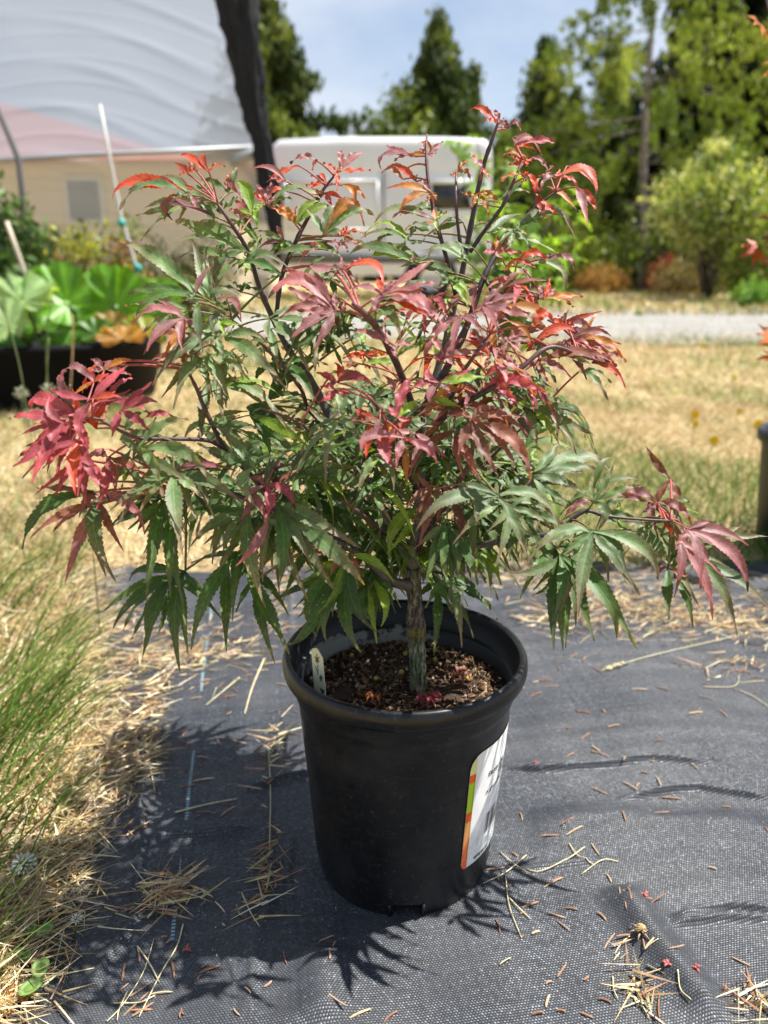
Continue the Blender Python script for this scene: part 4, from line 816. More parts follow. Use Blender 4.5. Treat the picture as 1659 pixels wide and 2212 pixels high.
col = mixc(m, 1.0, col, ramp(m, n3.outputs['Fac'], [(.3, (.72, .78, .8)), (.7, (1.3, 1.2, 1.15))]).outputs[0], 'MULTIPLY')
ab = mth(m, 'ABSOLUTE', su.outputs['X'])
mid = mth(m, 'LESS_THAN', ab, .05)
vn = mth(m, 'ABSOLUTE', mth(m, 'SUBTRACT', mth(m, 'FRACT', mth(m, 'SUBTRACT', mth(m, 'MULTIPLY', su.outputs['Y'], 11.0), mth(m, 'MULTIPLY', ab, 1.3))), .5))
vein = mth(m, 'MULTIPLY', mth(m, 'LESS_THAN', vn, .05), .45)
vv = mth(m, 'MAXIMUM', mth(m, 'MULTIPLY', mid, .75), vein)
light = N(m, 'ShaderNodeVectorMath', operation='MULTIPLY_ADD'); lk(m, col, light.inputs[0]); light.inputs[1].default_value = (1.6, 1.5, 1.3); light.inputs[2].default_value = (.05, .045, .02)
col = mixc(m, vv, col, light.outputs[0])
lk(m, col, bsdf(m).inputs['Base Color']); bump(m, mth(m, 'ADD', nn.outputs['Fac'], mth(m, 'MULTIPLY', vv, -1.5)), .35, .0006)
bsdf(m).inputs['Sheen Weight'].default_value = .08; bsdf(m).inputs['Sheen Roughness'].default_value = .4
tr = N(m, 'ShaderNodeBsdfTranslucent'); tm = N(m, 'ShaderNodeVectorMath', operation='MULTIPLY'); lk(m, col, tm.inputs[0]); tm.inputs[1].default_value = (1.9, 1.75, .35); lk(m, tm.outputs[0], tr.inputs['Color'])
ms = N(m, 'ShaderNodeMixShader'); ms.inputs[0].default_value = .33; lk(m, bsdf(m).outputs[0], ms.inputs[1]); lk(m, tr.outputs[0], ms.inputs[2]); lk(m, ms.outputs[0], m.node_tree.nodes['Material Output'].inputs['Surface'])

PT = np.array([0, .12, .25, .38, .52, .65, .77, .87, .94, 1.0]); PW = np.array([.20, .40, .78, 1.0, .90, .62, .38, .23, .15, .05])
def lobe(mb, B, M, T, n, wmul, cls, lo, rnd):
    c0, c1 = CLS[cls]; c0 = Vector(c0); c1 = Vector(c1)
    L = (M-B).length+(T-M).length
    if L < .003: return
    W = min(.0080, .0014+.059*L)*(.54+.40*wmul); teeth = max(7, min(17, int(L/.0042))); st = teeth*2
    arch = rnd.uniform(.01, .08)*L; curl = rnd.uniform(-.01, .035)*L; fold = rnd.uniform(.15, .45); tw = rnd.gauss(0, .22)
    wav = rnd.uniform(.0, .0012); ph = rnd.random()*6
    scorch = cls in 'srop' and rnd.random() < .35
    bright = rnd.uniform(.74, 1.2); Cc = c0*bright; Ct = c1*bright
    V = []; cols = []; uvs = []; Nn = st+4
    ts = [i/st*.90 for i in range(st+1)]+[.935, .967, 1.0]
    def pos(t): return B*(1-t)**2+M*2*t*(1-t)+T*t*t + n*(arch*4*t*(1-t)-curl*max(0, t-.6)**2*6+lo)+Vector((0, 0, -curl*max(0, t-.55)**2*3))
    for i, t in enumerate(ts):
        p = pos(t); d = (pos(min(1, t+.02))-pos(max(0, t-.02))).normalized(); s = d.cross(n)
        if s.length < 1e-4: s = RT.copy()
        s.normalize(); ang = tw*t; nn2 = s.cross(d); s = s*math.cos(ang)+nn2*math.sin(ang); nn2 = s.cross(d)
        wd = max(W*float(np.interp(t, PT, PW)), .00055 if t < .99 else .0001)
        if .15 < t < .9: wd *= (1.07 if i % 2 == 0 else .88)
        fwd = d*(L*.012 if (i % 2 == 0 and .15 < t < .9) else 0)
        e = nn2*(fold*wd); wv = nn2*(wav*math.sin(t*19+ph))
        V += [p-s*wd+e+fwd+wv, p-s*wd*.5+e*.4+wv*.5, p, p+s*wd*.5+e*.4-wv*.5, p+s*wd+e+fwd-wv]
        k = max(0, t-.35)/.65; c = Cc.lerp(Ct, min(1, k**1.4*.9)); ce = c.lerp(Ct, .45)
        if scorch and t > .88: c = ce = Vector((.05, .025, .015))
        cols += [tuple(ce), tuple(c), tuple(c), tuple(c), tuple(ce)]; uvs += [(-1, t), (-.5, t), (0, t), (.5, t), (1, t)]
    F = []
    for i in range(len(ts)-1):
        for k in range(4): F.append((i*5+k, i*5+k+1, (i+1)*5+k+1, (i+1)*5+k))
    mb.add(V, F, cols, uvs)
def petiole(mb, B, n, cls, rnd, maxd=.30):
    d = BSA-np.array(tuple(B)); dist = np.linalg.norm(d, axis=1); cost = dist+.5*np.maximum(0, d[:, 2]+.004)+np.where(dist < .012, .03, 0)
    k = int(np.argmin(cost)); A = Vector(BSA[k]); L = (A-B).length
    mid = (A+B)/2+Vector((0, 0, min(.012, L*.15)))-n*min(.008, L*.1)
    pts = [A*(1-t)**2+mid*2*t*(1-t)+B*t*t for t in [i/7 for i in range(8)]]
    r0 = .00075+min(.0009, max(0, L-.03)*.016); pc = {'g': (.16, .12, .05), 'd': (.11, .12, .04), 'l': (.17, .20, .04)}.get(cls, (.30, .07, .06))
    mb.tube(pts, [r0*1.25]+[r0*(1-.3*i/7) for i in range(1, 8)], 6, col=pc, mi=1)
items = []; rnd = random.Random(5)
for line in LEAVES.strip().split('\n'):
    hd, rest = line.split('|', 1); tl, off, cls, bp_ = hd.split(); ox, oy, sc = TILE[tl]; off = float(off)
    bx, by = map(float, bp_.split(',')); Bp = ats(ox+bx/sc, oy+by/sc, TY+off); dep = (Bp-CP).dot(FW)
    kk = rnd.uniform(.35, .85) if cls in 'gdlpb' else rnd.uniform(.1, .7); kx = rnd.uniform(-.35, .35)
    n = (RT*kx+UP*kk-FW).normalized()
    if off > .02 and cls in 'gdl': n = (RT*kx+UP*(kk+.3)-FW).normalized()
    mb = MB(); ext = 0; lobes = rest.split('|')
    for li, lb in enumerate(lobes):
        wm = 1.0; c = cls
        for ch in 'gdprsolb':
            if ch in lb: c = ch; lb = lb.replace(ch, '')
        if '*' in lb: lb, w_ = lb.split('*'); wm = float(w_)
        tp_, _, mp_ = lb.partition('/')
        tx, ty = map(float, tp_.split(','))
        mpx = tuple(map(float, mp_.split(','))) if mp_ else ((bx+tx)/2+rnd.gauss(0, 12), (by+ty)/2+rnd.gauss(0, 12))
        def to3(x, y):
            dx = (x-bx)/sc*K/FPX*dep; dy = -(y-by)/sc*K/FPX*dep
            dz = max(-.03, min(.03, (kx*dx+kk*dy)*.8))
            d_ = ray((ox+x/sc)*K, (oy+y/sc)*K); return CP+d_*(dep+dz)
        T = to3(tx, ty); Mq = to3(*mpx); ctl = Mq*2-(Bp+T)/2   # the given middle point lies on the curve
        ctl = Mq.lerp(ctl, .8)
        lobe(mb, Bp, ctl, T, n, wm*(1.0 if li else 1.05), c, .0003*li, rnd); ext = max(ext, (T-Bp).length)
    petiole(mb, Bp, n, cls, rnd)
    ncomp = (3 if (tl == 'D' and cls in 'rs') else 2) if by/sc+oy > 1050 or rnd.random() < .8 else 0
    for q in range(ncomp):      # a companion leaf from the same node, a little behind
        off2 = off+rnd.uniform(.012, .05); jx, jy = rnd.gauss(0, 45), rnd.gauss(0, 40)
        if tl == 'D' and cls in 'rs': jx = abs(jx)*.8
        B2 = ats(ox+bx/sc+jx, oy+by/sc+jy, TY+off2); dep2 = (B2-CP).dot(FW); a = rnd.gauss(0, .55); ca, sa = math.cos(a), math.sin(a); ss = rnd.uniform(.62, .95); mb2 = MB()
        cls2 = cls if cls in 'gdl' or (tl == 'D' and cls in 'rs') else rnd.choice(cls+cls+'bgop')
        for li, lb in enumerate(lobes):
            for ch in 'gdprsolb': lb = lb.replace(ch, '')
            lb = lb.split('*')[0]; tx, ty = map(float, lb.split('/')[0].split(','))
            ux, uy = (tx-bx)/sc*K/FPX*dep2*ss, -(ty-by)/sc*K/FPX*dep2*ss; ux, uy = ux*ca-uy*sa, ux*sa+uy*ca
            if math.hypot(ux, uy) < .022: continue
            T = B2+RT*ux+UP*uy+FW*max(-.03, min(.03, (kx*ux+kk*uy)*.8)); T.z -= .004; M = (B2+T)/2+Vector((rnd.gauss(0, .003), 0, .004+rnd.gauss(0, .003)))
            lobe(mb2, B2, M, T, n, 1.0, cls2, .0003*li, rnd)
        if mb2.v: petiole(mb2, B2, n, cls, rnd); items.append((.001, mb2))
    items.append((ext*(1.2-off*3), mb))
items.sort(key=lambda q: -q[0])
for e, mb in items[:100]: mb.build('leaf', [M_leaf, M_twig], maple)
rest = MB()
def merge(dst, src):
    o = len(dst.v); dst.v += src.v; dst.f += [tuple(i+o for i in f) for f in src.f]; dst.c += src.c; dst.u += src.u; dst.m += src.m
for e, mb in items[100:]: merge(rest, mb)
# the inner foliage that fills the crown between the large leaves
rnd = random.Random(21)
def freeleaf(mb, Bp, size, cls, n, tilt, nl=5):
    a0 = tilt; sx_ = n.orthogonal().normalized(); q = n.cross(sx_)
    down = Vector((0, 0, -1))-n*Vector((0, 0, -1)).dot(n)
    if down.length > .1: sx_ = down.normalized(); q = n.cross(sx_)
    sp = rnd.uniform(.62, .8)
    for li in range(nl):
        u_ = li-(nl-1)/2; a = a0+u_*sp; Ls = size*(1-.13*abs(u_)**1.5)*rnd.uniform(.85, 1.1)
        d = sx_*math.cos(a)+q*math.sin(a); T = Bp+d*Ls-n*rnd.uniform(0, .2)*Ls+Vector((0, 0, -.25*Ls)); M = Bp+d*Ls*.5+n*.05*Ls
        lobe(mb, Bp, M, T, n, .8, cls if rnd.random() > .04 else 'l' if cls in 'gd' else cls, .0003*li, rnd)
    petiole(mb, Bp, n, cls, rnd)
def scr(p):
    v = p-CP; z = v.dot(FW); return 829.5+FPX*v.dot(RT)/z, 1106-FPX*v.dot(UP)/z
cnt = 0; tries = 0
while cnt < 105 and tries < 4000:
    tries += 1; A = BS[rnd.randrange(len(BS))]; x, y = scr(A)
    if y < 560: cls = rnd.choice('ggdlo')
    else: cls = rnd.choice('gddddl')
    if x > 950 and 600 < y < 900: cls = rnd.choice('prbdpr')
    if x < 480 or x > 1130 or y < 600: continue
    if cls == 'l' and rnd.random() < .6: cls = 'd'
    if 430 < x < 700 and 700 < y < 900 and rnd.random() < .8: continue      # the gap where the meadow shows
    if y < 640 and rnd.random() < .72: continue
    th = rnd.uniform(0, 6.283); dr = Vector((math.cos(th), abs(math.sin(th))*.9+.15, rnd.uniform(-.35, .5))).normalized()
    Bp = A+dr*rnd.uniform(.02, .045)
    X, Yy = scr(Bp)
    if Yy > 1235 and not 640 < X < 1010: continue
    if Bp.z < .235: continue
    n = (Vector((dr.x*.4, dr.y*.4, 0))+Vector((0, -.35, rnd.uniform(.5, 1.1)))).normalized()
    freeleaf(rest, Bp, rnd.uniform(.040, .060), cls, n, rnd.gauss(0, .7), rnd.choice((5, 7))); cnt += 1
BB = [p for C, rr in BR3[-6:] for i, p in enumerate(C) if i > 5]
cnt = tries = 0
while cnt < 150 and tries < 4000:
    tries += 1; A = BB[rnd.randrange(len(BB))]; th = rnd.uniform(0, 6.283); dr = Vector((math.cos(th), math.sin(th), rnd.uniform(-.4, .6))).normalized()
    Bp = A+dr*rnd.uniform(.01, .05); X, Yy = scr(Bp)
    if Yy > 1225 or Bp.z < .25: continue
    if 400 < X < 690 and 700 < Yy < 905: continue
    if Yy < 780 and rnd.random() < .5: continue
    if Bp.y < TY+.015: continue
    n = (Vector((dr.x*.5, dr.y*.5, 0))+Vector((0, -.15, rnd.uniform(.6, 1.2)))).normalized()
    freeleaf(rest, Bp, rnd.uniform(.048, .068)*(.75 if Bp.y < TY else 1), rnd.choice('ggddd'), n, rnd.gauss(0, .9), rnd.choice((5, 7))); cnt += 1
rest.build('foliage', [M_leaf, M_twig], maple, kind='stuff')
# shrivelled crimson leaf and curled dead leaves lying on the mix
def fallen(x, y, size, cls, lab, cat, nl=5, spread=.6, rot=0, lift=.01, z=None, grp=None):
    z = SZ+.004 if z is None else z; Bp = gnd(x, y, z+lift*.2); mb = MB()
    for li in range(nl):
        a = rot+(li-(nl-1)/2)*spread; d = Vector((math.sin(a), -math.cos(a), 0)); T = Bp+d*size+Vector((0, 0, -lift*.1)); M = Bp+d*size*.5+Vector((0, 0, lift))
        lobe(mb, Bp, M, T, Vector((0, -.2, 1)).normalized(), 1.3, cls, .0004*li, rnd)
    mb.tube([Bp, Bp+Vector((-.004, .004, .006)), Bp+Vector((-.006, .008, .004))-Vector((0, 0, lift*.3))], .0006, 5, col=(.25, .04, .06), mi=1)
    return mb.build('fallen_leaf', [M_leaf, M_twig], None, label=lab, cat=cat, group=grp)
fallen(925, 1512, .016, 'r', 'shrivelled crimson maple leaf lying at the foot of the trunk', 'fallen leaf', 6, .42, .1, .012)
fallen(990, 1465, .012, 'b', 'curled brown dead leaf on the potting mix right of the trunk', 'fallen leaf', 5, .9, 1.2, .012)
fallen(812, 1508, .011, 'o', 'small dry olive leaf on the potting mix against the front rim', 'fallen leaf', 4, .6, -.6, .008)

# ================================================================ BEHIND: trees, van, netting, house, tub
M_needle = foliage_mat('conifer_needles', rough=.6, spec=.25, trans=.25, tint=(1.3, 1.3, .5), vary=.35, nscale=1.3)
M_broad = foliage_mat('shrub_leaves', rough=.5, spec=.35, trans=.35, tint=(1.4, 1.4, .5), vary=.2, nscale=6)
M_tbark = mat('tree_bark', (.13, .10, .085), .9, .15); nn = noise(M_tbark, 8, 6); lk(M_tbark, ramp(M_tbark, nn.outputs['Fac'], [(.3, (.06, .045, .04)), (.7, (.24, .20, .175))]).outputs[0], bsdf(M_tbark).inputs['Base Color'])
def quads(P, s, col, flat=.0, up=None):
    """leaf sized quads at P with random attitude"""
    n = len(P); a = rng.normal(size=(n, 3)); a /= np.linalg.norm(a, axis=1)[:, None]
    if up is not None: a = a*.55+np.asarray(up); a /= np.linalg.norm(a, axis=1)[:, None]
    b = rng.normal(size=(n, 3)); b -= a*(a*b).sum(1)[:, None]; b /= np.linalg.norm(b, axis=1)[:, None]
    s = np.broadcast_to(s, (n,))[:, None]; V = np.stack([P-a*s, P+b*s*.42, P+a*s, P-b*s*.42], 1).reshape(-1, 3)
    return V, np.arange(n*4).reshape(-1, 4), np.repeat(col, 4, axis=0)
def conifer(x, y_base, y_top, Y, wpx, label, cols, dens=1.0, barefrac=.08, droop=.35, trunk_r=None, name='conifer_tree', cat='conifer', group='conifers behind the van and the road', seedn=1, trunkcol=None, power=.8, leaf=.10, spread=.13, tmin=0, rep=3, hk=1.0):
    r_ = np.random.default_rng(seedn); base = at(x, y_base, Y); base.z = min(base.z, 0.0) if base.z > -3 else 0; topz = at(x, y_top, Y).z
    dep = (at(x, (y_base+y_top)/2, Y)-CP).dot(FW); Rm = wpx/FPX*dep/2; H = topz; base.z = 0
    root = empty(name, base, label=label, cat=cat, group=group)
    tr_ = trunk_r or H*.012
    mb = MB(); k = 12; mb.tube([base+Vector((.05*math.sin(i), .05*math.cos(i*2), H*i/k)) for i in range(k+1)], [tr_*(1-.92*i/k) for i in range(k+1)], 10)
    P = []; C = []; cols = np.array(cols); nb = int(90*dens*max(1, H/9)**.6)
    for i in range(nb):
        f = barefrac+(1-barefrac)*((i+.5)/nb); z = H*f; L_ = Rm*1.25*(1-((f-barefrac)/(1-barefrac))**(1/power if power < 1 else power))*r_.uniform(.45, 1.25)+Rm*.04
        prof = min(1, (f-barefrac)*6+.45); L_ *= prof
        az = i*2.399+r_.normal(0, .25); d = np.array([math.cos(az), math.sin(az)]); rise = r_.uniform(-.05, .25)
        nq = max(10, int(60*L_/max(Rm, .01)*dens)); t = tmin+(1-tmin)*r_.random(nq)**.65
        px = base.x+d[0]*L_*t; py = base.y+d[1]*L_*t; pz = z+L_*(rise*t-droop*t*t)
        side = np.array([-d[1], d[0]]); sw = r_.normal(0, spread, nq)*L_*(1.1-t); px += side[0]*sw; py += side[1]*sw
        hang = -np.abs(r_.normal(0, .10+.05*droop, nq))*(1+L_*.25)*hk
        P.append(np.stack([px, py, pz+hang*.7], -1)); C.append(cols[r_.integers(len(cols))]*r_.uniform(.75, 1.25)*np.ones((nq, 3))*(1+r_.normal(0, .12, (nq, 1))))
        if i % 3 == 0: mb.tube([base+Vector((0, 0, z)), base+Vector((d[0]*L_*.5, d[1]*L_*.5, z+L_*(rise*.5-droop*.25))), base+Vector((d[0]*L_*.85, d[1]*L_*.85, z+L_*(rise*.85-droop*.72)))], [tr_*.16, tr_*.1, tr_*.04], 5)
    mb.build('trunk', trunkcol or M_tbark, root)
    P = np.concatenate(P); C = np.concatenate(C); P = np.repeat(P, rep, axis=0)+r_.normal(0, leaf*.9, (len(P)*rep, 3)); C = np.repeat(C, rep, axis=0)
    V, F, C = quads(P, r_.uniform(leaf*.6, leaf*1.3, len(P)), C.clip(.004, 1), up=(0, 0, -.9))
    link('crown', np_mesh('crown', V, F, C), M_needle, root, smooth=False); return root
DG = [(.08, .115, .022), (.11, .145, .028), (.15, .185, .034), (.045, .07, .015)]
YG = [(.15, .21, .025), (.22, .28, .035), (.10, .15, .02), (.28, .33, .06)]
VD = [(.018, .03, .010), (.03, .045, .012), (.012, .02, .008)]
conifer(592, 612, -45, 30, 270, 'broad conifer rising directly behind the black shade cloth, left of the van', DG, 1.6, .03, .22, seedn=3, power=2.3, leaf=.17)
conifer(938, 612, 38, 36, 400, 'tall pointed conifer standing alone behind the middle of the van', DG, 1.6, .03, .15, seedn=4, power=1.0, leaf=.20)
conifer(1008, 612, 140, 38, 200, 'small thin conifer top just right of the tall pointed conifer', DG, 1.0, .05, .15, seedn=5, power=.9, leaf=.15)
conifer(1152, 612, 95, 34, 330, 'sparse topped conifer between the van and the big drooping conifer', DG, 1.2, .05, .15, seedn=6, power=1.0, leaf=.18)
conifer(1215, 618, 190, 26, 260, 'rounded yellow green conifer left of the big grey trunk', DG+YG[:1], .8, .02, .35, seedn=7, power=1.5, leaf=.085, spread=.045, rep=8, hk=1.8)
conifer(1290, 622, 80, 24, 250, 'dense drooping conifer just left of the big grey trunk', DG+VD[:1]+YG[:1], .8, .05, .4, seedn=8, power=1.3, leaf=.08, spread=.04, rep=9, hk=1.8)
M_gbark = mat('grey_trunk', (.22, .18, .165), .85, .2); nn = noise(M_gbark, 12, 6); lk(M_gbark, ramp(M_gbark, nn.outputs['Fac'], [(.3, (.10, .08, .07)), (.7, (.32, .275, .255))]).outputs[0], bsdf(M_gbark).inputs['Base Color'])
big = conifer(1385, 632, -260, 19, 620, 'large conifer with a long bare grey trunk and hanging yellow green branches', YG, .75, .34, .30, trunk_r=.12, seedn=9, trunkcol=M_gbark, power=1.5, leaf=.046, spread=.03, tmin=.18, rep=20, hk=2.2)
# dead twigs on its bare trunk
mb = MB(); bx = big.location; r_ = random.Random(4)
for i in range(26):
    z = r_.uniform(1.2, 4.6); a = r_.uniform(0, 6.28); l = r_.uniform(.5, 1.5)
    p0 = bx+Vector((0, 0, z)); mb.tube([p0, p0+Vector((math.cos(a)*l*.5, math.sin(a)*l*.5, .12*l)), p0+Vector((math.cos(a)*l, math.sin(a)*l, -.05*l))], [.014, .009, .003], 4)
mb.build('dead_twigs', M_gbark, big); big.rotation_euler = (0, R(-4), 0)
conifer(1520, 622, -330, 25, 520, 'very dark conifer filling the upper right corner behind the big grey trunk', VD, 2.2, .02, .4, seedn=10, power=1.4, leaf=.15)
conifer(1700, 622, -300, 22, 480, 'dark conifer at the right edge behind the variegated shrub', VD+DG, 2.0, .02, .4, seedn=12, power=1.4, leaf=.14)
conifer(1440, 622, 60, 27, 420, 'dark green conifer seen between the grey trunk and the right edge', DG+VD, 2.0, .02, .4, seedn=13, power=1.3, leaf=.15)
conifer(1085, 615, 285, 29, 260, 'low dark conifer behind the right end of the van', DG+VD, 1.6, .01, .3, seedn=14, power=1.6, leaf=.15)

def shrub(x, y_base, y_top, Y, wpx, name, label, cols, nclump=40, per=60, leaf=.04, cat='shrub', group=None, seedn=1, mt=None, flat=1.0, stem=True, hollow=.5, clr=.22, zlo=.02):
    r_ = np.random.default_rng(seedn); base = at(x, y_base, Y); base.z = 0; topz = at(x, y_top, Y).z; dep = (at(x, y_top, Y)-CP).dot(FW); Rm = wpx/FPX*dep/2
    root = empty(name, base, label=label, cat=cat, group=group); H = topz; cols = np.array(cols); P = []; C = []; mb = MB()
    for i in range(nclump):
        d = r_.normal(size=3); d /= np.linalg.norm(d); rr = r_.uniform(hollow, 1.0); c = np.array([base.x+d[0]*Rm*rr, base.y+d[1]*Rm*rr*flat, H*(.5+zlo/2)+d[2]*H*(.5-zlo/2)*rr])
        c[2] = max(c[2], H*.06); s = Rm*clr*r_.uniform(.7, 1.4)
        P.append(c+r_.normal(0, s, (per, 3))*np.array([1, 1, .8])); cc = cols[r_.integers(len(cols))]*r_.uniform(.8, 1.2); C.append(cc*(1+r_.normal(0, .15, (per, 1))))
        if stem and i % 3 == 0: mb.tube([base, (base+Vector(c))*.5+Vector((0, 0, H*.08)), Vector(c)], [Rm*.03, Rm*.018, Rm*.006], 5)
    P = np.concatenate(P); P[:, 2] = np.clip(P[:, 2], .01, None); C = np.concatenate(C)
    V, F, C = quads(P, r_.uniform(leaf*.6, leaf*1.4, len(P)), C.clip(.004, 1), up=(0, -.2, .5))
    if stem: mb.build('stems', M_tbark, root)
    link('foliage', np_mesh('foliage', V, F, C), mt or M_broad, root, smooth=False); return root
VAR = [(.30, .34, .10), (.44, .46, .20), (.20, .26, .06), (.50, .50, .26), (.14, .20, .04)]
shrub(1530, 640, 380, 14, 250, 'variegated_shrub', 'large pale yellow green variegated shrub right of the big grey trunk', VAR, 90, 90, .055, seedn=31, clr=.2, zlo=.45)
shrub(1515, 636, 300, 14.3, 100, 'variegated_shrub', 'tall narrow pale top of variegated foliage rising behind the large variegated shrub', VAR, 40, 70, .055, seedn=32, clr=.3, zlo=.5)
shrub(1630, 650, 430, 13.2, 170, 'weeping_shrub', 'drooping light green shrub cut by the right edge in front of the conifers', VAR+YG, 50, 70, .05, seedn=33, clr=.25)
shrub(1432, 600, 548, 16.5, 62, 'red_shrub', 'small bright red shrub just right of the big grey trunk', [(.38, .035, .05), (.46, .06, .08), (.28, .03, .04)], 30, 50, .04, seedn=34)
shrub(1478, 635, 562, 15.6, 130, 'heather_clump', 'low brownish green heather clump under the red shrub', [(.20, .16, .07), (.13, .13, .05), (.30, .20, .12)], 50, 60, .04, seedn=35, stem=False)
shrub(1300, 632, 585, 17.5, 105, 'dry_grass_tussock', 'rusty orange dry grass tussock left of the big grey trunk', [(.45, .25, .09), (.52, .33, .14), (.30, .17, .06)], 40, 60, .05, seedn=36, stem=False, cat='grass tussock')
shrub(1190, 628, 470, 19.5, 220, 'understory_bush', 'dark green bush filling the shade right of the van', DG+YG, 60, 70, .07, seedn=37)
shrub(1310, 630, 500, 20.5, 230, 'understory_bush', 'dark green bush behind the orange dry grass tussock', DG, 60, 70, .07, seedn=38)
shrub(1500, 632, 480, 18.5, 260, 'understory_bush', 'dark bush in the shade behind the red shrub', VD+DG, 60, 70, .07, seedn=39)
shrub(1625, 668, 610, 11.5, 90, 'low_green_plant', 'low bright green leafy plant at the right edge beside the gravel road', [(.10, .22, .04), (.16, .28, .06)], 30, 50, .04, seedn=40, stem=False, cat='plant')
shrub(800, 612, 240, 33, 190, 'broad_tree', 'rounded dark tree left of the tall pointed conifer, over the van roof', DG, 60, 80, .16, cat='tree', seedn=41)
shrub(880, 612, 200, 35, 170, 'broad_tree', 'taller rounded green tree close against the left of the tall pointed conifer', DG, 60, 80, .16, cat='tree', seedn=42)

# ---------------------------------------------------------------- the van
M_van = mat('van_paint', (.62, .62, .60), .28, .5); bsdf(M_van).inputs['Coat Weight'].default_value = .4
nn = noise(M_van, 1.4, 5); lk(M_van, ramp(M_van, nn.outputs['Fac'], [(.3, (.60, .61, .61)), (.7, (.68, .69, .69))]).outputs[0], bsdf(M_van).inputs['Base Color'])
M_trim = mat('van_trim', (.10, .105, .11), .6, .4); M_glass = mat('dark_glass', (.012, .014, .016), .08, .6); M_tyre = mat('tyre', (.018, .018, .018), .8, .3); M_rim = mat('wheel_rim', (.42, .42, .43), .35, .5, .6)
M_tail = mat('tail_lamp', (.45, .03, .02), .2, .5); M_seam = mat('dark_gap', (.03, .03, .03), .8, .2)
VY = 14.0; vx0, vx1 = at(586, 450, VY).x, at(1062, 450, VY).x; vz = at(800, 291, VY).z
van = empty('white_van', ((vx0+vx1)/2, VY+1, 0), label='white high roofed panel van parked beyond the gravel road', cat='van')
# body sections along x: (x, roof z, belt) with a rounded roof edge across the width
D = 2.0
def section(x, zt, inset=0.0, zb=.42):
    y0_, y1_ = VY+inset, VY+D-inset; r = .14; pts = []
    side = [(0.03, zb), (0.0, zb+.12), (0.0, .98), (0.018, 1.03), (0.018, 1.10), (0.0, 1.15), (0.02, 1.55), (.05, zt-.62), (.065, zt-.55), (.05, zt-.50), (.075, zt-r-.06)]
    for o_, z in side: pts.append((x, y0_+o_, z))
    for k in range(6): a = R(90*k/5); pts.append((x, y0_+.08+r*(1-math.cos(a)), zt-r+r*math.sin(a)))
    for k in range(6): a = R(90*k/5); pts.append((x, y1_-.08-r*(1-math.sin(a)), zt-r+r*math.cos(a)))
    for o_, z in reversed(side): pts.append((x, y1_-o_, z))
    return pts
secs = [section(vx0-1.95, 1.02, .22, .5), section(vx0-1.85, 1.10, .10), section(vx0-1.1, 1.28, .03), section(vx0-.95, 1.36, .02), section(vx0-.25, 2.12, .10), section(vx0-.03, vz-.30, .05), section(vx0+.05, vz-.12, .03), section(vx0+.16, vz-.04, .01), section(vx0+1.2, vz), section(vx1-.9, vz), section(vx1-.18, vz-.02, .0), section(vx1-.08, vz-.07, .01), section(vx1-.02, vz-.17, .03), section(vx1, vz-.30, .06)]
npt = len(secs[0]); V = [p for s_ in secs for p in s_]; F = []
for i in range(len(secs)-1):
    for k in range(npt-1): F.append((i*npt+k, i*npt+k+1, (i+1)*npt+k+1, (i+1)*npt+k))
    F.append((i*npt+npt-1, i*npt, (i+1)*npt, (i+1)*npt+npt-1))
F += [tuple(range(npt)), tuple(range(len(V)-1, len(V)-npt-1, -1))]
mb = MB(); mb.add(V, F); body = mb.build('body', M_van, van)
e_ = body.modifiers.new('e', 'EDGE_SPLIT'); e_.split_angle = R(35)
mb = MB(); mb.box(vx0-.4, vx1-.01, VY-.012, VY+.05, .62, .80); mb.build('side_moulding', M_trim, van)
mb = MB(); mb.box(vx0-1.99, vx0-1.80, VY+.2, VY+1.8, .35, .62); mb.build('bumper', M_trim, van)
mb = MB(); mb.box(vx1-.06, vx1+.09, VY+.08, VY+1.92, .36, .60); mb.build('bumper', M_trim, van)
sxm = at(829, 450, VY).x
mb = MB()
for xx in (sxm, sxm+1.22, vx0+.15): mb.box(xx-.008, xx+.008, VY+.0, VY+.075, .62, 2.1)
mb.build('door_seam', M_seam, van)
mb = MB(); pa, pb = vx0+.25, sxm-.09
for q in ((pa, pb, 1.16, 1.19), (pa, pb, 1.93, 1.96), (pa, pa+.03, 1.19, 1.93), (pb-.03, pb, 1.19, 1.93)): mb.box(q[0], q[1], VY-.012, VY+.08, q[2], q[3])
mb.build('panel_edge', M_van, van)
mb = MB(); xw0, xw1 = at(934, 400, VY).x, at(1018, 400, VY).x; mb.box(xw0, xw1, VY+.0, VY+.10, at(0, 452, VY).z, at(0, 398, VY).z); mb.build('side_window', M_glass, van)
mb = MB(); mb.box(xw0-.06, xw1+.06, VY-.02, VY+.08, at(0, 397, VY).z, at(0, 388, VY).z); mb.build('window_hood', M_van, van)
mb = MB(); mb.box(vx1-.10, vx1-.02, VY+.015, VY+.12, at(0, 500, VY).z, at(0, 478, VY).z); mb.build('tail_lamp', M_tail, van)
mb = MB(); mb.add([(vx0-.90, VY+.03, 1.36), (vx0-.35, VY+.10, 1.95), (vx0+.05, VY+.05, 1.95), (vx0+.05, VY-.003, 1.30), (vx0-.85, VY-.003, 1.30)], [(0, 1, 2, 3, 4)]); mb.build('cab_window', M_glass, van)
mb = MB(); mb.add([(vx0-.97, VY+.2, 1.385), (vx0-.97, VY+1.8, 1.385), (vx0-.27, VY+1.7, 2.12), (vx0-.27, VY+.3, 2.12)], [(0, 1, 2, 3)]); mb.build('windscreen', M_glass, van)
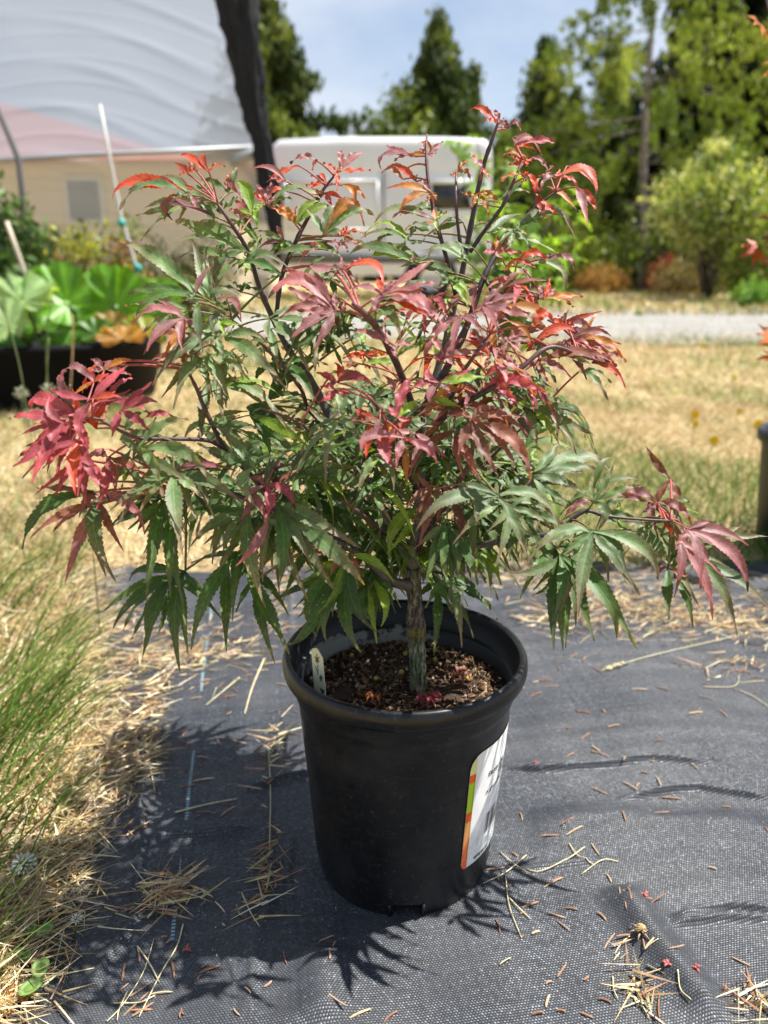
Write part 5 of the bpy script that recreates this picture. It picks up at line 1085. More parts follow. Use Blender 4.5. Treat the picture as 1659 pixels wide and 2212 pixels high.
for wx in (at(930, 640, VY).x, vx0-1.0):
  for yy in (VY-.01, VY+D-.21):
    wl = MB(); R_ = .36
    prof_w = [(.20, -.10), (.30, -.115), (.345, -.10), (.36, -.05), (.36, .05), (.345, .10), (.30, .115), (.20, .10)]
    def wheelv(pr, n=28):
        V = []; F = []
        for i, (r, q) in enumerate(pr):
            for j in range(n): a = 2*math.pi*j/n; V.append((wx+r*math.cos(a), yy+.11+q, R_+r*math.sin(a)))
        for i in range(len(pr)-1):
            for j in range(n): F.append((i*n+j, i*n+(j+1) % n, (i+1)*n+(j+1) % n, (i+1)*n+j))
        return V, F
    wl.add(*wheelv(prof_w)); wo_ = wl.build('wheel', M_tyre, van)
    rm = MB(); rm.add(*wheelv([(.001, -.06), (.06, -.07), (.09, -.05), (.17, -.075), (.205, -.10)])); rm.build('rim', M_rim, wo_)
  if True:
    ar = MB(); n = 20; V = []
    for j in range(n+1):
        a = math.pi*j/n
        for r in (.30, .47): V.append((wx+r*math.cos(a), VY-.004, R_+r*math.sin(a)*1.02))
    ar.add(V, [(2*j, 2*j+2, 2*j+3, 2*j+1) for j in range(n)]); ar.build('wheel_arch', M_seam, van)

# ---------------------------------------------------------------- tan house behind the netting
M_wall = mat('tan_siding', (.52, .43, .29), .8, .2); 
t = N(M_wall, 'ShaderNodeTexCoord'); sp = N(M_wall, 'ShaderNodeSeparateXYZ'); lk(M_wall, t.outputs['Object'], sp.inputs[0])
st_ = mth(M_wall, 'FRACT', mth(M_wall, 'MULTIPLY', sp.outputs['Z'], 6.0)); lk(M_wall, mixc(M_wall, mth(M_wall, 'GREATER_THAN', st_, .92), (.72, .60, .40), (.48, .40, .27)), bsdf(M_wall).inputs['Base Color'])
M_roof = mat('red_roof', (.34, .13, .11), .7, .2)
HY = 12.5; hz = at(0, 345, HY).z; hx0, hx1 = at(-500, 400, HY).x, at(505, 400, HY).x
house = empty('tan_house', ((hx0+hx1)/2, HY+3, 0), label='tan sided house with a red roof seen through the white netting', cat='house')
mb = MB(); mb.box(hx0, hx1, HY, HY+6, 0, hz); mb.build('wall', M_wall, house, smooth=False)
rz = at(0, 205, HY).z
mb = MB(); ex_ = .4; V = [(hx0-ex_, HY-ex_, hz-.05), (hx1+ex_, HY-ex_, hz-.05), (hx1+ex_, HY+6+ex_, hz-.05), (hx0-ex_, HY+6+ex_, hz-.05), (hx0-ex_, HY+3, rz+1.2), (hx1-.3, HY+3, hz+.12)]
mb.add(V, [(0, 1, 5, 4), (1, 2, 5), (2, 3, 4, 5), (0, 4, 3), (0, 3, 2, 1)]); mb.build('roof', M_roof, house, smooth=False)
wx0, wx1 = at(150, 430, HY).x, at(218, 430, HY).x; wz0, wz1 = at(0, 475, HY).z, at(0, 390, HY).z
fr = MB(); t_ = .06
fr.box(wx0-t_, wx1+t_, HY-.05, HY+.0-.002, wz1, wz1+t_); fr.box(wx0-t_, wx1+t_, HY-.05, HY-.002, wz0-t_, wz0); fr.box(wx0-t_, wx0, HY-.05, HY-.002, wz0, wz1); fr.box(wx1, wx1+t_, HY-.05, HY-.002, wz0, wz1)
wn = fr.build('window', mat('window_frame', (.6, .58, .52), .6), house, smooth=False)
mb = MB(); mb.box(wx0, wx1, HY-.03, HY-.004, wz0, wz1); mb.build('pane', mat('pane', (.07, .09, .11), .15, .6), wn, smooth=False)

# ---------------------------------------------------------------- hoop house netting on the left
def net_mat(name, colr, opacity, ribs):
    m = mat(name, colr, .7, .2); t = N(m, 'ShaderNodeTexCoord'); sp = N(m, 'ShaderNodeSeparateXYZ'); lk(m, t.outputs['UV'], sp.inputs[0])
    w_ = mth(m, 'MULTIPLY', mth(m, 'ADD', mth(m, 'SINE', mth(m, 'MULTIPLY', sp.outputs['Y'], ribs)), 1.0), .09)
    nn = noise(m, 2.2, 4); op = mth(m, 'ADD', mth(m, 'ADD', w_, opacity-.09), mth(m, 'MULTIPLY', mth(m, 'SUBTRACT', nn.outputs['Fac'], .5), .25))
    tb = N(m, 'ShaderNodeBsdfTransparent'); ts = N(m, 'ShaderNodeBsdfTranslucent'); ts.inputs['Color'].default_value = (*colr, 1)
    a1 = N(m, 'ShaderNodeMixShader'); a1.inputs[0].default_value = .45; lk(m, bsdf(m).outputs[0], a1.inputs[1]); lk(m, ts.outputs[0], a1.inputs[2])
    a2 = N(m, 'ShaderNodeMixShader'); lk(m, op, a2.inputs[0]); lk(m, tb.outputs[0], a2.inputs[1]); lk(m, a1.outputs[0], a2.inputs[2]); lk(m, a2.outputs[0], m.node_tree.nodes['Material Output'].inputs['Surface'])
    return m
M_net = net_mat('white_netting', (.30, .335, .40), .80, 900); M_net2 = net_mat('thin_netting', (.55, .52, .46), .58, 500)
NY = 4.6
hoop = empty('hoop_house', (at(250, 500, NY).x, NY, 0), label='hoop house with wrinkled white netting and grey rails at the left', cat='hoop house')
def sheet(corners, nu, nv, amp, mt, nm):
    """corners: tl, tr, bl, br in world"""
    tl, tr, bl, br = corners; V = []; uv = []
    for j in range(nv+1):
        for i in range(nu+1):
            u_, v_ = i/nu, j/nv; p = tl.lerp(tr, u_).lerp(bl.lerp(br, u_), v_)
            sag = v_+.22*math.sin(u_*math.pi)*math.sin(v_*math.pi)
            bow = v_+.16*math.sin(u_*math.pi*1.1)-.10*u_+.02*math.sin(u_*7+v_*5); d = .5*math.sin(sag*15+4*u_)+1.5*abs(math.sin(bow*15+.6*math.sin(u_*5)))**14*(.4+.6*math.sin(u_*4+v_*3)**2)+.8*abs(math.sin(bow*27+1+u_*2))**20*v_
            p = p+Vector((0, -amp*d, amp*.25*d)); V.append(p); uv.append((u_, v_))
    F = [(j*(nu+1)+i, j*(nu+1)+i+1, (j+1)*(nu+1)+i+1, (j+1)*(nu+1)+i) for j in range(nv) for i in range(nu)]
    mb = MB(); mb.add(V, F, (1, 1, 1), uv); return mb.build(nm, mt, hoop)
sheet((at(-260, -160, NY+.9), at(452, -120, NY+.9), at(-260, 362, NY), at(556, 318, NY)), 70, 260, .0055, M_net, 'roof_netting')
sheet((at(-260, 366, NY), at(556, 322, NY), at(-260, 640, NY+.02), at(600, 640, NY+.02)), 40, 60, .006, M_net2, 'side_netting')
M_pipe = mat('grey_pipe', (.30, .31, .32), .45, .5, .3); M_pipe2 = mat('dark_pipe', (.10, .10, .11), .5, .5)
mb = MB(); mb.tube([at(-260, 362, NY-.03), at(150, 337, NY-.03), at(556, 318, NY-.03)], .013, 8); mb.build('rail', M_pipe, hoop)
mb = MB(); mb.tube([at(-60, 120, NY-.1), at(-10, 225, NY-.1), at(22, 300, NY-.1), at(40, 345, NY-.1), at(48, 420, NY-.1), at(50, 640, NY-.1)], .016, 8); mb.build('hoop_pipe', M_pipe2, hoop)
mb = MB(); mb.tube([at(498, 352, NY-.06), at(530, 338, NY-.06), at(566, 322, NY-.06)], .028, 10); mb.build('end_tube', M_pipe, hoop)
# black shade cloth gathered at the corner
M_shade = mat('black_shade_cloth', (.022, .022, .026), .8, .2); nn = noise(M_shade, 220, 2); lk(M_shade, ramp(M_shade, nn.outputs['Fac'], [(.4, (.006, .006, .008)), (.65, (.030, .032, .038))]).outputs[0], bsdf(M_shade).inputs['Base Color'])
path = [(492, -90, 84), (508, 0, 80), (524, 90, 66), (540, 190, 52), (553, 260, 42), (565, 310, 37), (577, 370, 40), (589, 440, 34), (596, 500, 26), (600, 550, 14), (602, 575, 4)]
V = []; npx = 44; SS = 60
cpts = cat_curve([Vector((a, b, c)) for a, b, c in path], 6)
for i, q in enumerate(cpts):
    c = at(q.x, q.y, NY-.12); rad = q.z/FPX*(c-CP).dot(FW)/2
    for j in range(npx):
        a = 2*math.pi*j/npx; rr_ = rad*(1+.22*math.sin(a*7+i*.12)+.12*math.sin(a*11-i*.2)+.10*math.sin(i*.9+a*3)+.06*math.sin(i*2.3+a)); V.append((c.x+rr_*math.cos(a), c.y+rr_*.55*math.sin(a), c.z))
mb = MB(); mb.add(V, [(i*npx+j, i*npx+(j+1) % npx, (i+1)*npx+(j+1) % npx, (i+1)*npx+j) for i in range(len(cpts)-1) for j in range(npx)])
mb.build('shade_cloth', M_shade, hoop, label='black shade cloth gathered into a hanging bunch')

# ---------------------------------------------------------------- garden plants in front of the netting
MIXG = [(.14, .20, .05), (.22, .27, .06), (.09, .14, .04), (.30, .12, .09), (.40, .18, .17), (.40, .40, .10)]
shrub(60, 700, 430, 4.0, 200, 'climbing_plant', 'green climbing plant behind the broad leaved tub, at the left edge', [(.07, .13, .04), (.10, .17, .05), (.05, .09, .03)], 60, 45, .028, cat='climber', seedn=51, hollow=.3)
shrub(25, 700, 300, 4.15, 70, 'climbing_plant', 'thin vine climbing the dark hoop pipe at the left edge', [(.07, .13, .04), (.12, .17, .05)], 40, 20, .024, cat='climber', seedn=52, hollow=.2, clr=.3)
shrub(190, 700, 495, 4.2, 190, 'nursery_shrub', 'mixed green and pink leaved shrub behind the large round leaves', MIXG, 60, 55, .022, seedn=53, group='nursery plants in front of the netting', hollow=.3)
shrub(300, 690, 465, 4.35, 130, 'nursery_shrub', 'yellow and reddish leaved shrub left of the hazy green one', [(.32, .33, .08), (.30, .12, .10), (.14, .18, .05), (.38, .28, .12)], 40, 50, .020, seedn=54, group='nursery plants in front of the netting', hollow=.3)
shrub(420, 690, 480, 4.45, 160, 'nursery_shrub', 'dull olive green shrub nearest the black shade cloth', [(.16, .17, .08), (.20, .19, .10), (.12, .13, .06)], 50, 50, .020, seedn=55, group='nursery plants in front of the netting', hollow=.3)
shrub(120, 690, 470, 4.5, 150, 'nursery_shrub', 'pale green and cream leaved shrub under the house window', [(.25, .28, .10), (.12, .16, .05), (.30, .14, .12)], 40, 50, .020, seedn=56, group='nursery plants in front of the netting', hollow=.3)
M_stake = mat('bamboo', (.50, .43, .34), .6, .3); M_stakew = mat('pale_stake', (.50, .50, .48), .5, .4); M_tie = mat('teal_tie', (.01, .30, .26), .5, .4)
s_ = empty('plant_stake', at(305, 612, 3.7), label='tall pale stake with two teal ties leaning in front of the netting', cat='stake')
mb = MB(); mb.tube([at(216, 225, 3.7), at(238, 345, 3.7), at(262, 470, 3.7), at(306, 615, 3.7), at(340, 730, 3.7)], [.006, .007, .0075, .008, .008], 8); mb.build('cane', M_stakew, s_)
for x, y in ((263, 482), (298, 579)):
    mb = MB(); p = at(x, y, 3.7); mb.tube([p+Vector((-.003, 0, .014)), p+Vector((.003, 0, -.014))], .0165, 8); mb.build('tie', M_tie, s_)
s_ = empty('bamboo_cane', at(60, 605, 3.4), label='short brown bamboo cane leaning beside the dark hoop pipe', cat='stake')
mb = MB(); mb.tube([at(14, 478, 3.4), at(36, 540, 3.4), at(60, 606, 3.4), at(95, 700, 3.4)], .0095, 8); mb.build('cane', M_stake, s_)

# ---------------------------------------------------------------- tub with large round leaves
M_tub = mat('tub_plastic', (.006, .006, .008), .7, .1)
TX, TYY = -1.42, 3.35
tub = empty('round_tub', (TX, TYY, 0), label='wide low black plastic tub full of large round leaved plants at the left', cat='planter')
mb = MB(); mb.lathe([(.40, 0), (.405, .01), (.455, .235), (.470, .238), (.480, .250), (.480, .262), (.470, .270), (.455, .268), (.445, .255), (.43, .20), (.0, .20)], 72, (TX, TYY, 0)); mb.build('tub_wall', M_tub, tub)
m = M_big = mat('ligularia_leaf', rough=.4, spec=.5); a = N(m, 'ShaderNodeAttribute', attribute_name='col'); g = N(m, 'ShaderNodeNewGeometry'); nn = noise(m, 22, 4, vec=g.outputs['Position'])
uvn = N(m, 'ShaderNodeUVMap'); su = N(m, 'ShaderNodeSeparateXYZ'); lk(m, uvn.outputs[0], su.inputs[0])
vn = mth(m, 'LESS_THAN', mth(m, 'ABSOLUTE', mth(m, 'SUBTRACT', mth(m, 'FRACT', mth(m, 'MULTIPLY', su.outputs['X'], 11)), .5)), .05)
col = mixc(m, 1.0, a.outputs['Color'], ramp(m, nn.outputs['Fac'], [(.3, (.75, .75, .75)), (.7, (1.3, 1.3, 1.3))]).outputs[0], 'MULTIPLY'); col = mixc(m, mth(m, 'MULTIPLY', vn, .35), col, (.30, .40, .10))
lk(m, col, bsdf(m).inputs['Base Color']); tr = N(m, 'ShaderNodeBsdfTranslucent'); tm = N(m, 'ShaderNodeVectorMath', operation='MULTIPLY'); lk(m, col, tm.inputs[0]); tm.inputs[1].default_value = (1.7, 1.6, .3); lk(m, tm.outputs[0], tr.inputs['Color'])
ms = N(m, 'ShaderNodeMixShader'); ms.inputs[0].default_value = .42; lk(m, bsdf(m).outputs[0], ms.inputs[1]); lk(m, tr.outputs[0], ms.inputs[2]); lk(m, ms.outputs[0], m.node_tree.nodes['Material Output'].inputs['Surface'])
lig = empty('large_leaved_plant', (TX, TYY, .2), label='plant with big round bright green leaves in the wide black tub', cat='plant')
r_ = random.Random(8)
def bigleaf(x, y, Y, wpx, hpx, colr, tilt, roll=0, fold=.1, stem=True):
    c = at(x, y, Y); s = wpx/FPX*(c-CP).dot(FW)/2; hs = hpx/FPX*(c-CP).dot(FW)/2
    n = Vector((math.sin(roll)*.6, -math.cos(tilt), math.sin(tilt))).normalized(); up_ = (Vector((0, 0, 1))-n*n.z).normalized() if abs(n.z) < .98 else Vector((0, 1, 0)); rt = up_.cross(n); 
    ca, sa = math.cos(roll), math.sin(roll); rt, up_ = rt*ca+up_*sa, up_*ca-rt*sa
    NA, NR = 60, 7; V = []; uv = []; ph = r_.random()*6; V.append(c-up_*hs*.35); uv.append((0, 0))
    for k in range(1, NR+1):
        q = k/NR
        for j in range(NA):
            a = 2*math.pi*j/NA; notch = 1-.75*math.exp(-((a-math.pi*1.5)/.28)**2); rad = notch*(1+(.045*math.sin(a*17+ph)+.03*math.sin(a*29))*q+.07*math.sin(a*3+ph))
            px, py = math.cos(a)*rad*q, math.sin(a)*rad*q
            V.append(c+rt*(px*s)+up_*(py*hs-hs*.35*(1-q))+n*(s*(.18*q*q*math.sin(a*5+ph)*.5+fold*abs(px)+.11*q*q*math.sin(a*9+ph*2)+.04*q*q*math.sin(a*19+ph)))); uv.append((j/NA, q))
    F = [(0, 1+j, 1+(j+1) % NA) for j in range(NA)]+[(1+(k-1)*NA+j, 1+k*NA+j, 1+k*NA+(j+1) % NA, 1+(k-1)*NA+(j+1) % NA) for k in range(1, NR) for j in range(NA)]
    mb = MB(); mb.add(V, F, colr, uv)
    if stem:
        b = Vector((TX+(c.x-TX)*.45, TYY+(c.y-TYY)*.4, .20)); e = c-up_*hs*.35
        pts = [b*(1-t)**2+(b*.4+e*.6+Vector((0, 0, .04)))*2*t*(1-t)+e*t*t for t in [i/8 for i in range(9)]]; mb.tube(pts, [.010-.0005*i for i in range(9)], 8, col=(.16, .13, .05))
    mb.build('leaf', M_big, lig)
G1 = (.11, .28, .012); G2 = (.085, .22, .015); G3 = (.26, .38, .15); G4 = (.06, .16, .015)
bigleaf(248, 640, 3.15, 160, 135, G1, .15); bigleaf(330, 650, 3.3, 130, 100, G1, .3, .2); bigleaf(125, 640, 3.05, 135, 150, G1, .5, .7, .35)
bigleaf(60, 640, 2.95, 190, 110, G3, .9, -.4, .15); bigleaf(15, 690, 2.85, 90, 110, G3, .5, .2, .1); bigleaf(185, 690, 3.2, 130, 90, G2, .6, -.3); bigleaf(90, 700, 3.1, 150, 80, G2, .7, .2)
bigleaf(210, 715, 3.0, 80, 60, G4, .5); bigleaf(120, 610, 3.5, 120, 90, G4, .4, .3); bigleaf(265, 726, 2.98, 110, 48, (.46, .24, .06), .6, .1, .2); bigleaf(320, 712, 3.05, 120, 60, (.22, .25, .03), .7, -.2, .2)
bigleaf(240, 700, 3.1, 90, 60, (.30, .20, .05), .5, .1); bigleaf(350, 690, 3.3, 110, 70, G2, .7, .3); bigleaf(30, 735, 3.1, 100, 60, G4, .6); bigleaf(140, 735, 3.0, 100, 50, G2, .6, .2); bigleaf(-30, 640, 3.3, 120, 100, G2, .5)

# ---------------------------------------------------------------- neighbouring potted maples
M_pot2 = mat('nursery_pot_plastic', (.016, .017, .019), .45, .5)
def sidepot(X, Y, r, h, label):
    o_ = MB(); o_.lathe([(r*.80, 0), (r*.82, .006), (r*.95, h*.90), (r*1.02, h*.91), (r*1.03, h*.97), (r*1.0, h), (r*.95, h*.985), (r*.93, h*.88), (r*.92, h*.85), (0, h*.84)], 48, (X, Y, .006)); p = empty('nursery_pot', (X, Y, .006), label=label, cat='plant pot')
    return o_.build('pot_wall', M_pot2, p)
def starleaf(nl=5, sharp=.28):
    V = [(0, 0, 0)]; F = []
    for i in range(nl):
        a = (i-(nl-1)/2)*.72; L_ = 1-.12*abs(i-(nl-1)/2); d = np.array([math.sin(a), math.cos(a)]); s = np.array([d[1], -d[0]])
        k = len(V); V += [tuple(d*.45*L_+s*sharp*.5)+(.03,), tuple(d*L_)+(-.12,), tuple(d*.45*L_-s*sharp*.5)+(.03,)]; F.append((0, k, k+1, k+2))
    return np.array(V), np.array(F)
SV, SF = starleaf()
def scatter(P, size, cols, up=(0, 0, 1), jit=.5):
    n = len(P); z = rng.normal(0, jit, (n, 3))+np.array(up); z /= np.linalg.norm(z, axis=1)[:, None]; a = rng.normal(size=(n, 3)); x = np.cross(a, z); x /= np.linalg.norm(x, axis=1)[:, None]; y = np.cross(z, x)
    V = P[:, None, :]+size[:, None, None]*(SV[None, :, 0:1]*x[:, None]+SV[None, :, 1:2]*y[:, None]+SV[None, :, 2:3]*z[:, None])
    F = (SF[None]+np.arange(n)[:, None, None]*len(SV)).reshape(-1, 4); return V.reshape(-1, 3), F, np.repeat(cols, len(SV), axis=0)
def sidemaple(X, Y, z0, tips, label, cols, nper, lsize, spread, seedn):
    """tips: branch end points in world; leaves gather along the outer half"""
    r_ = np.random.default_rng(seedn); root = empty('potted_maple', (X, Y, z0), label=label, cat='maple tree'); mb = MB(); fork = Vector((X, Y, z0+.12)); mb.tube([Vector((X, Y, z0-.02)), fork], [.010, .008], 8); P = []
    for T in tips:
        T = Vector(T); mid = (fork+T)/2+Vector((0, 0, .04)); pts = [fork*(1-t)**2+mid*2*t*(1-t)+T*t*t for t in [i/8 for i in range(9)]]; mb.tube(pts, [.006*(1-t/10) for t in range(9)], 6)
        for _ in range(nper): t = r_.uniform(.35, 1.05); c = fork*(1-t)**2+mid*2*t*(1-t)+T*t*t; P.append(np.array(c)+r_.normal(0, spread, 3))
    mb.build('trunk', M_tbark, root); P = np.array(P); c = np.array(cols)[r_.integers(len(cols), size=len(P))]*(1+r_.normal(0, .15, (len(P), 1)))
    V, F, C = scatter(P, r_.uniform(lsize*.7, lsize*1.2, len(P)), c.clip(.005, 1), up=(0, -.3, .8)); link('crown', np_mesh('crown', V, F, C), M_broad, root, smooth=False)
bp_ = at(1085, 900, 2.4)
sidepot(bp_.x, 2.4, .125, .21, 'dark grey nursery pot on the dry grass behind the main maple')
sidemaple(bp_.x, 2.4, .18, [at(1030, 300, 2.35), at(985, 330, 2.45), at(1090, 350, 2.3), at(1150, 480, 2.3), at(1060, 420, 2.5), at(1190, 470, 2.4), at(1230, 430, 2.45), at(1110, 560, 2.3), at(1180, 580, 2.35), at(1230, 530, 2.5), at(1060, 530, 2.3), at(1130, 640, 2.3)],
          'bright lime green maple standing behind the right side of the main maple', [(.17, .30, .02), (.24, .38, .04), (.12, .23, .02)], 16, .055, .045, 61)
q = at(1765, 1180, 1.5)
sidepot(.862, 1.46, .125, .24, 'black nursery pot cut off by the right edge of the picture')
sidemaple(.862, 1.46, .21, [(.80, 1.30, .36), (.62, 1.32, .34), (.70, 1.45, .42), (.74, 1.25, .30), (.66, 1.38, .50), (1.05, 1.3, .6), (.95, 1.3, .8), (.83, 1.46, .74), (.90, 1.44, .98), (1.05, 1.5, 1.05), (1.15, 1.5, .8), (1.1, 1.4, .5)] if False else
          [tuple(at(1668, 430, 1.4)), tuple(at(1672, 480, 1.42)), tuple(at(1655, -6, 1.4)), tuple(at(1662, 748, 1.4)), (1.0, 1.35, .9), (1.05, 1.5, 1.0), (1.1, 1.4, .7), (1.15, 1.5, .5), (1.0, 1.5, .6), (1.05, 1.25, .45)],
          'orange red maple whose leaves reach in at the right edge', [(.42, .13, .03), (.46, .08, .03), (.34, .17, .03), (.16, .20, .05)], 11, .050, .022, 62)
# small maples standing just outside the frame on the right throw their shade on the fabric
sidepot(1.22, 1.30, .12, .22, 'black nursery pot holding the all green maple on the far right')
sidemaple(1.22, 1.30, .2, [(1.15, 1.2, .5), (.98, 1.22, .55), (1.05, 1.34, .7), (1.2, 1.25, .75), (1.35, 1.3, .6), (1.1, 1.15, .42), (.96, 1.15, .48), (1.0, 1.05, .6), (1.15, 1.05, .7)], 'all green leafy maple standing beyond the pot cut off at the right edge', [(.10, .17, .04), (.14, .2, .05)], 26, .055, .05, 63)

# ================================================================ LITTER AND SMALL THINGS ON THE GROUND
M_lit = foliage_mat('litter', rough=.6, spec=.3, trans=.05, tint=(1, 1, 1), vary=.3, nscale=300)
def gf(x, y):
    g = gnd(x, y, .009); g.z = fabZ(g.x, g.y)+.0012; return g
# dead conifer needles: a few shapes, many copies
nm = []
r_ = random.Random(12)
NC = [(.30, .17, .10), (.38, .24, .15), (.24, .12, .07), (.48, .36, .22), (.34, .22, .15)]
for i in range(8):
    c = NC[i % 5]; cv = r_.uniform(-.28, .28); w_ = r_.uniform(.00055, .00085)
    pts = [Vector(((t-.5), cv*((t-.5)**2)*1.0, .02*math.sin(t*3.1))) for t in [k/6 for k in range(7)]]
    mb = MB(); mb.tube([p*.015 for p in pts], [w_*.5, w_, w_, w_, w_*.95, w_*.8, w_*.25], 5, col=c); nm.append(mb.mesh('needle')); nm[-1].materials.append(M_lit)
def needle(p, ang, length, k=None):
    me = nm[r_.randrange(8) if k is None else k]; o = bpy.data.objects.new('dry_needle', me); COL.objects.link(o); o.location = p; o.rotation_euler = (r_.uniform(-.3, .3), r_.uniform(-.08, .08), ang); s = length/.015; o.scale = (s, r_.uniform(.9, 1.35), r_.uniform(.8, 1.2))
    tag(o, 'small dry reddish brown conifer needle lying on the dark woven fabric', 'needle', 'dry needles scattered on the fabric')
def c7(x, y): return ((1900+x/1.444)*K, (2500+y/1.444)*K)
def c6(x, y): return ((x/1.277)*K, (2300+y/1.277)*K)
N7 = [(540,430,620,445),(680,420,700,445),(1165,460,1255,440),(710,530,780,515),(560,600,610,560),(970,615,1025,608),(620,635,670,670),(475,700,520,680),(485,740,550,730),(800,835,890,890),(990,815,1020,875),(620,875,720,915),(1015,920,1135,930),(440,1100,525,1055),(475,1145,570,1100),(330,1145,440,1140),(770,1490,785,1570),(795,1510,810,1620),(820,1510,840,1585),(940,1560,1040,1485),(465,1555,545,1570),(225,1560,320,1530),(705,1365,735,1415),(20,1350,130,1335),(1280,1320,1335,1335),(660,2065,740,2095),(1415,1835,1525,1885),(1540,2020,1600,2110),(280,2150,350,2140),(850,2050,880,2110),(430,170,440,200),(620,175,690,215),(290,255,410,250),(345,285,445,285),(850,305,940,310),(990,295,1060,310),(1180,730,1230,765),(215,1010,230,1055),(760,1740,840,1730),(905,1770,915,1820)]
N6 = [(985,1140,1100,1140),(1105,1160,1185,1110),(985,870,1055,875),(1130,775,1270,805),(955,575,1020,565),(865,1890,880,1980),(750,2060,870,2050),(660,2150,770,2140),(1330,2030,1370,2000),(1140,655,1165,640),(1085,770,1110,810),(1010,270,1050,280),(1150,275,1230,280),(1230,470,1270,455),(1000,490,1060,480),(905,790,960,800),(960,1390,990,1420)]
for f_, lst in ((c7, N7), (c6, N6)):
    for a, b, c, d in lst:
        p, q = gf(*f_(a, b)), gf(*f_(c, d)); e = q-p; needle((p+q)/2, math.atan2(e.y, e.x), min(.022, max(.006, e.length)))
cnt = 0
while cnt < 185:
    x, y = r_.uniform(150, 1655), 1200+1000*r_.random()**1.25; g = gf(x, y)
    if g.x < edgeX(g.y)+.02 or math.hypot(g.x-PX0, g.y-PY0) < .086 or g.y > 1.36: continue
    if math.sin(g.x*21+1)*math.sin(g.y*17+2) < -.15 or (y > 1500 and r_.random() < .35 and x > 450): continue
    needle(g, r_.gauss(.3, .9) if x > 1000 else r_.uniform(0, 3.1), r_.choice((.005, .007, .009, .013, .017, .020))*r_.uniform(.8, 1.2)); cnt += 1
# single straws
def straw(pts, fn, wd=.0011, c=(.58, .50, .30), lab='pale dry grass stalk lying on the fabric', head=False, lift=.0012):
    P = [gf(*fn(*p)) for p in pts]; C = cat_curve(P, 6); C = [Vector((p.x, p.y, max(fabZ(p.x, p.y)+wd*.5, p.z+lift*math.sin(i/len(C)*3.1)))) for i, p in enumerate(C)]
    mb = MB(); mb.tube(C, [wd*.55*(1-.35*i/len(C)) for i in range(len(C))], 6, col=c); o = mb.build('straw', M_lit)
    cen = sum(C, Vector())/len(C); o.data.transform(Matrix.Translation(-cen)); o.location = cen
    tag(o, lab, 'straw', 'dry straws lying on the fabric')
    if head:
        hb = MB(); ax_ = (C[-1]-C[-6]).normalized()
        for i in range(30):
            p = C[-6].lerp(C[-1], i/29)+Vector((r_.gauss(0, .0012), r_.gauss(0, .0012), r_.uniform(0, .002))); hb.tube([p, p+ax_*.005+Vector((r_.gauss(0, .0015), r_.gauss(0, .0015), .001))], [.0009, .0003], 4, col=(.62, .54, .30))
        hb.build('seed_head', M_lit, o)
S7 = [([(100,1240),(200,1330),(330,1400)],'pale stalk right of the pot foot, running down to the right'),([(250,1250),(130,1370),(0,1430)],'pale stalk touching the pot foot on its right side'),([(580,1210),(480,1290),(330,1350),(250,1340)],'long curved pale straw right of the pot'),([(490,1190),(540,1260),(640,1320)],'thin bent straw crossing the long curved one right of the pot'),([(770,1290),(680,1290),(560,1370)],'curved straw beside the small dark fold right of the pot'),([(130,1380),(150,1560),(220,1740)],'long forked yellow stalk lying lower right of the pot'),([(150,1510),(200,1570),(270,1630)],'short side shoot of the forked yellow stalk lower right of the pot'),([(835,1740),(790,1770),(750,1825)],'short straw left of the dried flower head'),([(915,1820),(990,1805)],'short straw right of the dried flower head'),([(740,1950),(745,2030),(770,2080)],'brown curved straw at the lower right, above the bottom edge'),([(1250,300),(1430,290),(1460,230)],'bent yellow straw near the right edge behind the pot'),([(1460,310),(1540,350),(1640,415)],'thick pale straw at the right edge'),([(870,2010),(900,2100),(950,2180)],'thick straw pointing to the bottom edge at the lower right'),([(95,1885),(160,1850)],'tiny pale straw below the forked stalk'),([(1100,1970),(1120,2050),(1180,2110)],'long brown straw near the bottom right corner')]
for p, l in S7: straw(p, c7, lab=l)
straw([(1460,0),(1330,40),(1000,110),(830,165),(700,195)], c7, .0016, (.55, .50, .32), 'long pale grass stalk with its seed head lying at the upper right', True)
S6 = [([(1330,380),(1270,520),(1230,650)],.0022,'broad pale straw left of the pot rim'),([(1205,475),(1120,545),(1035,605)],.0018,'flat pale straw left of the broad one'),([(880,1140),(1040,1110),(1190,1078)],.0016,'straight straw crossing the blue stitched line left of the pot'),([(1350,820),(1360,1050),(1355,1340)],.0011,'long thin straw upright in the picture left of the pot'),([(690,720),(740,850),(780,1050)],.0012,'long straw beside the brown litter at the fabric fold'),([(720,1600),(830,1500),(980,1380)],.0014,'straw of the small heap left of the pot, topmost'),([(710,1530),(800,1590),(900,1570)],.0013,'straw crossing the small heap left of the pot'),([(740,1670),(860,1540),(970,1440)],.0016,'straw along the lower side of the small heap'),([(920,1700),(890,1820),(810,1960),(700,2180)],.0013,'very long straw crossing the blue stitched line near the bottom'),([(690,1820),(750,1910),(800,2000)],.0013,'straw slanting down towards the blue stitched line'),([(490,1625),(300,1720),(120,1820),(0,1960)],.0016,'long pale straw reaching from the clover to the left edge'),([(560,1230),(440,1330),(250,1450),(140,1520)],.0015,'long pale straw above the dead leaf'),([(570,2110),(700,2110),(780,2070)],.0012,'straw lying level near the bottom left'),([(540,2205),(620,2120),(720,1960),(775,1780)],.0010,'thin branched stalk left of the blue stitched line'),([(340,1940),(200,2010),(50,2110)],.0013,'straw right of the clover leaves'),([(1215,1540),(1260,1650),(1305,1740)],.0011,'thin forked straw beside the pot foot'),([(1080,1580),(1130,1640)],.0012,'short straw between the heap and the pot'),([(640,2050),(600,2150),(590,2200)],.0011,'short straw at the bottom left')]
for p, w_, l in S6: straw(p, c6, w_, lab=l)
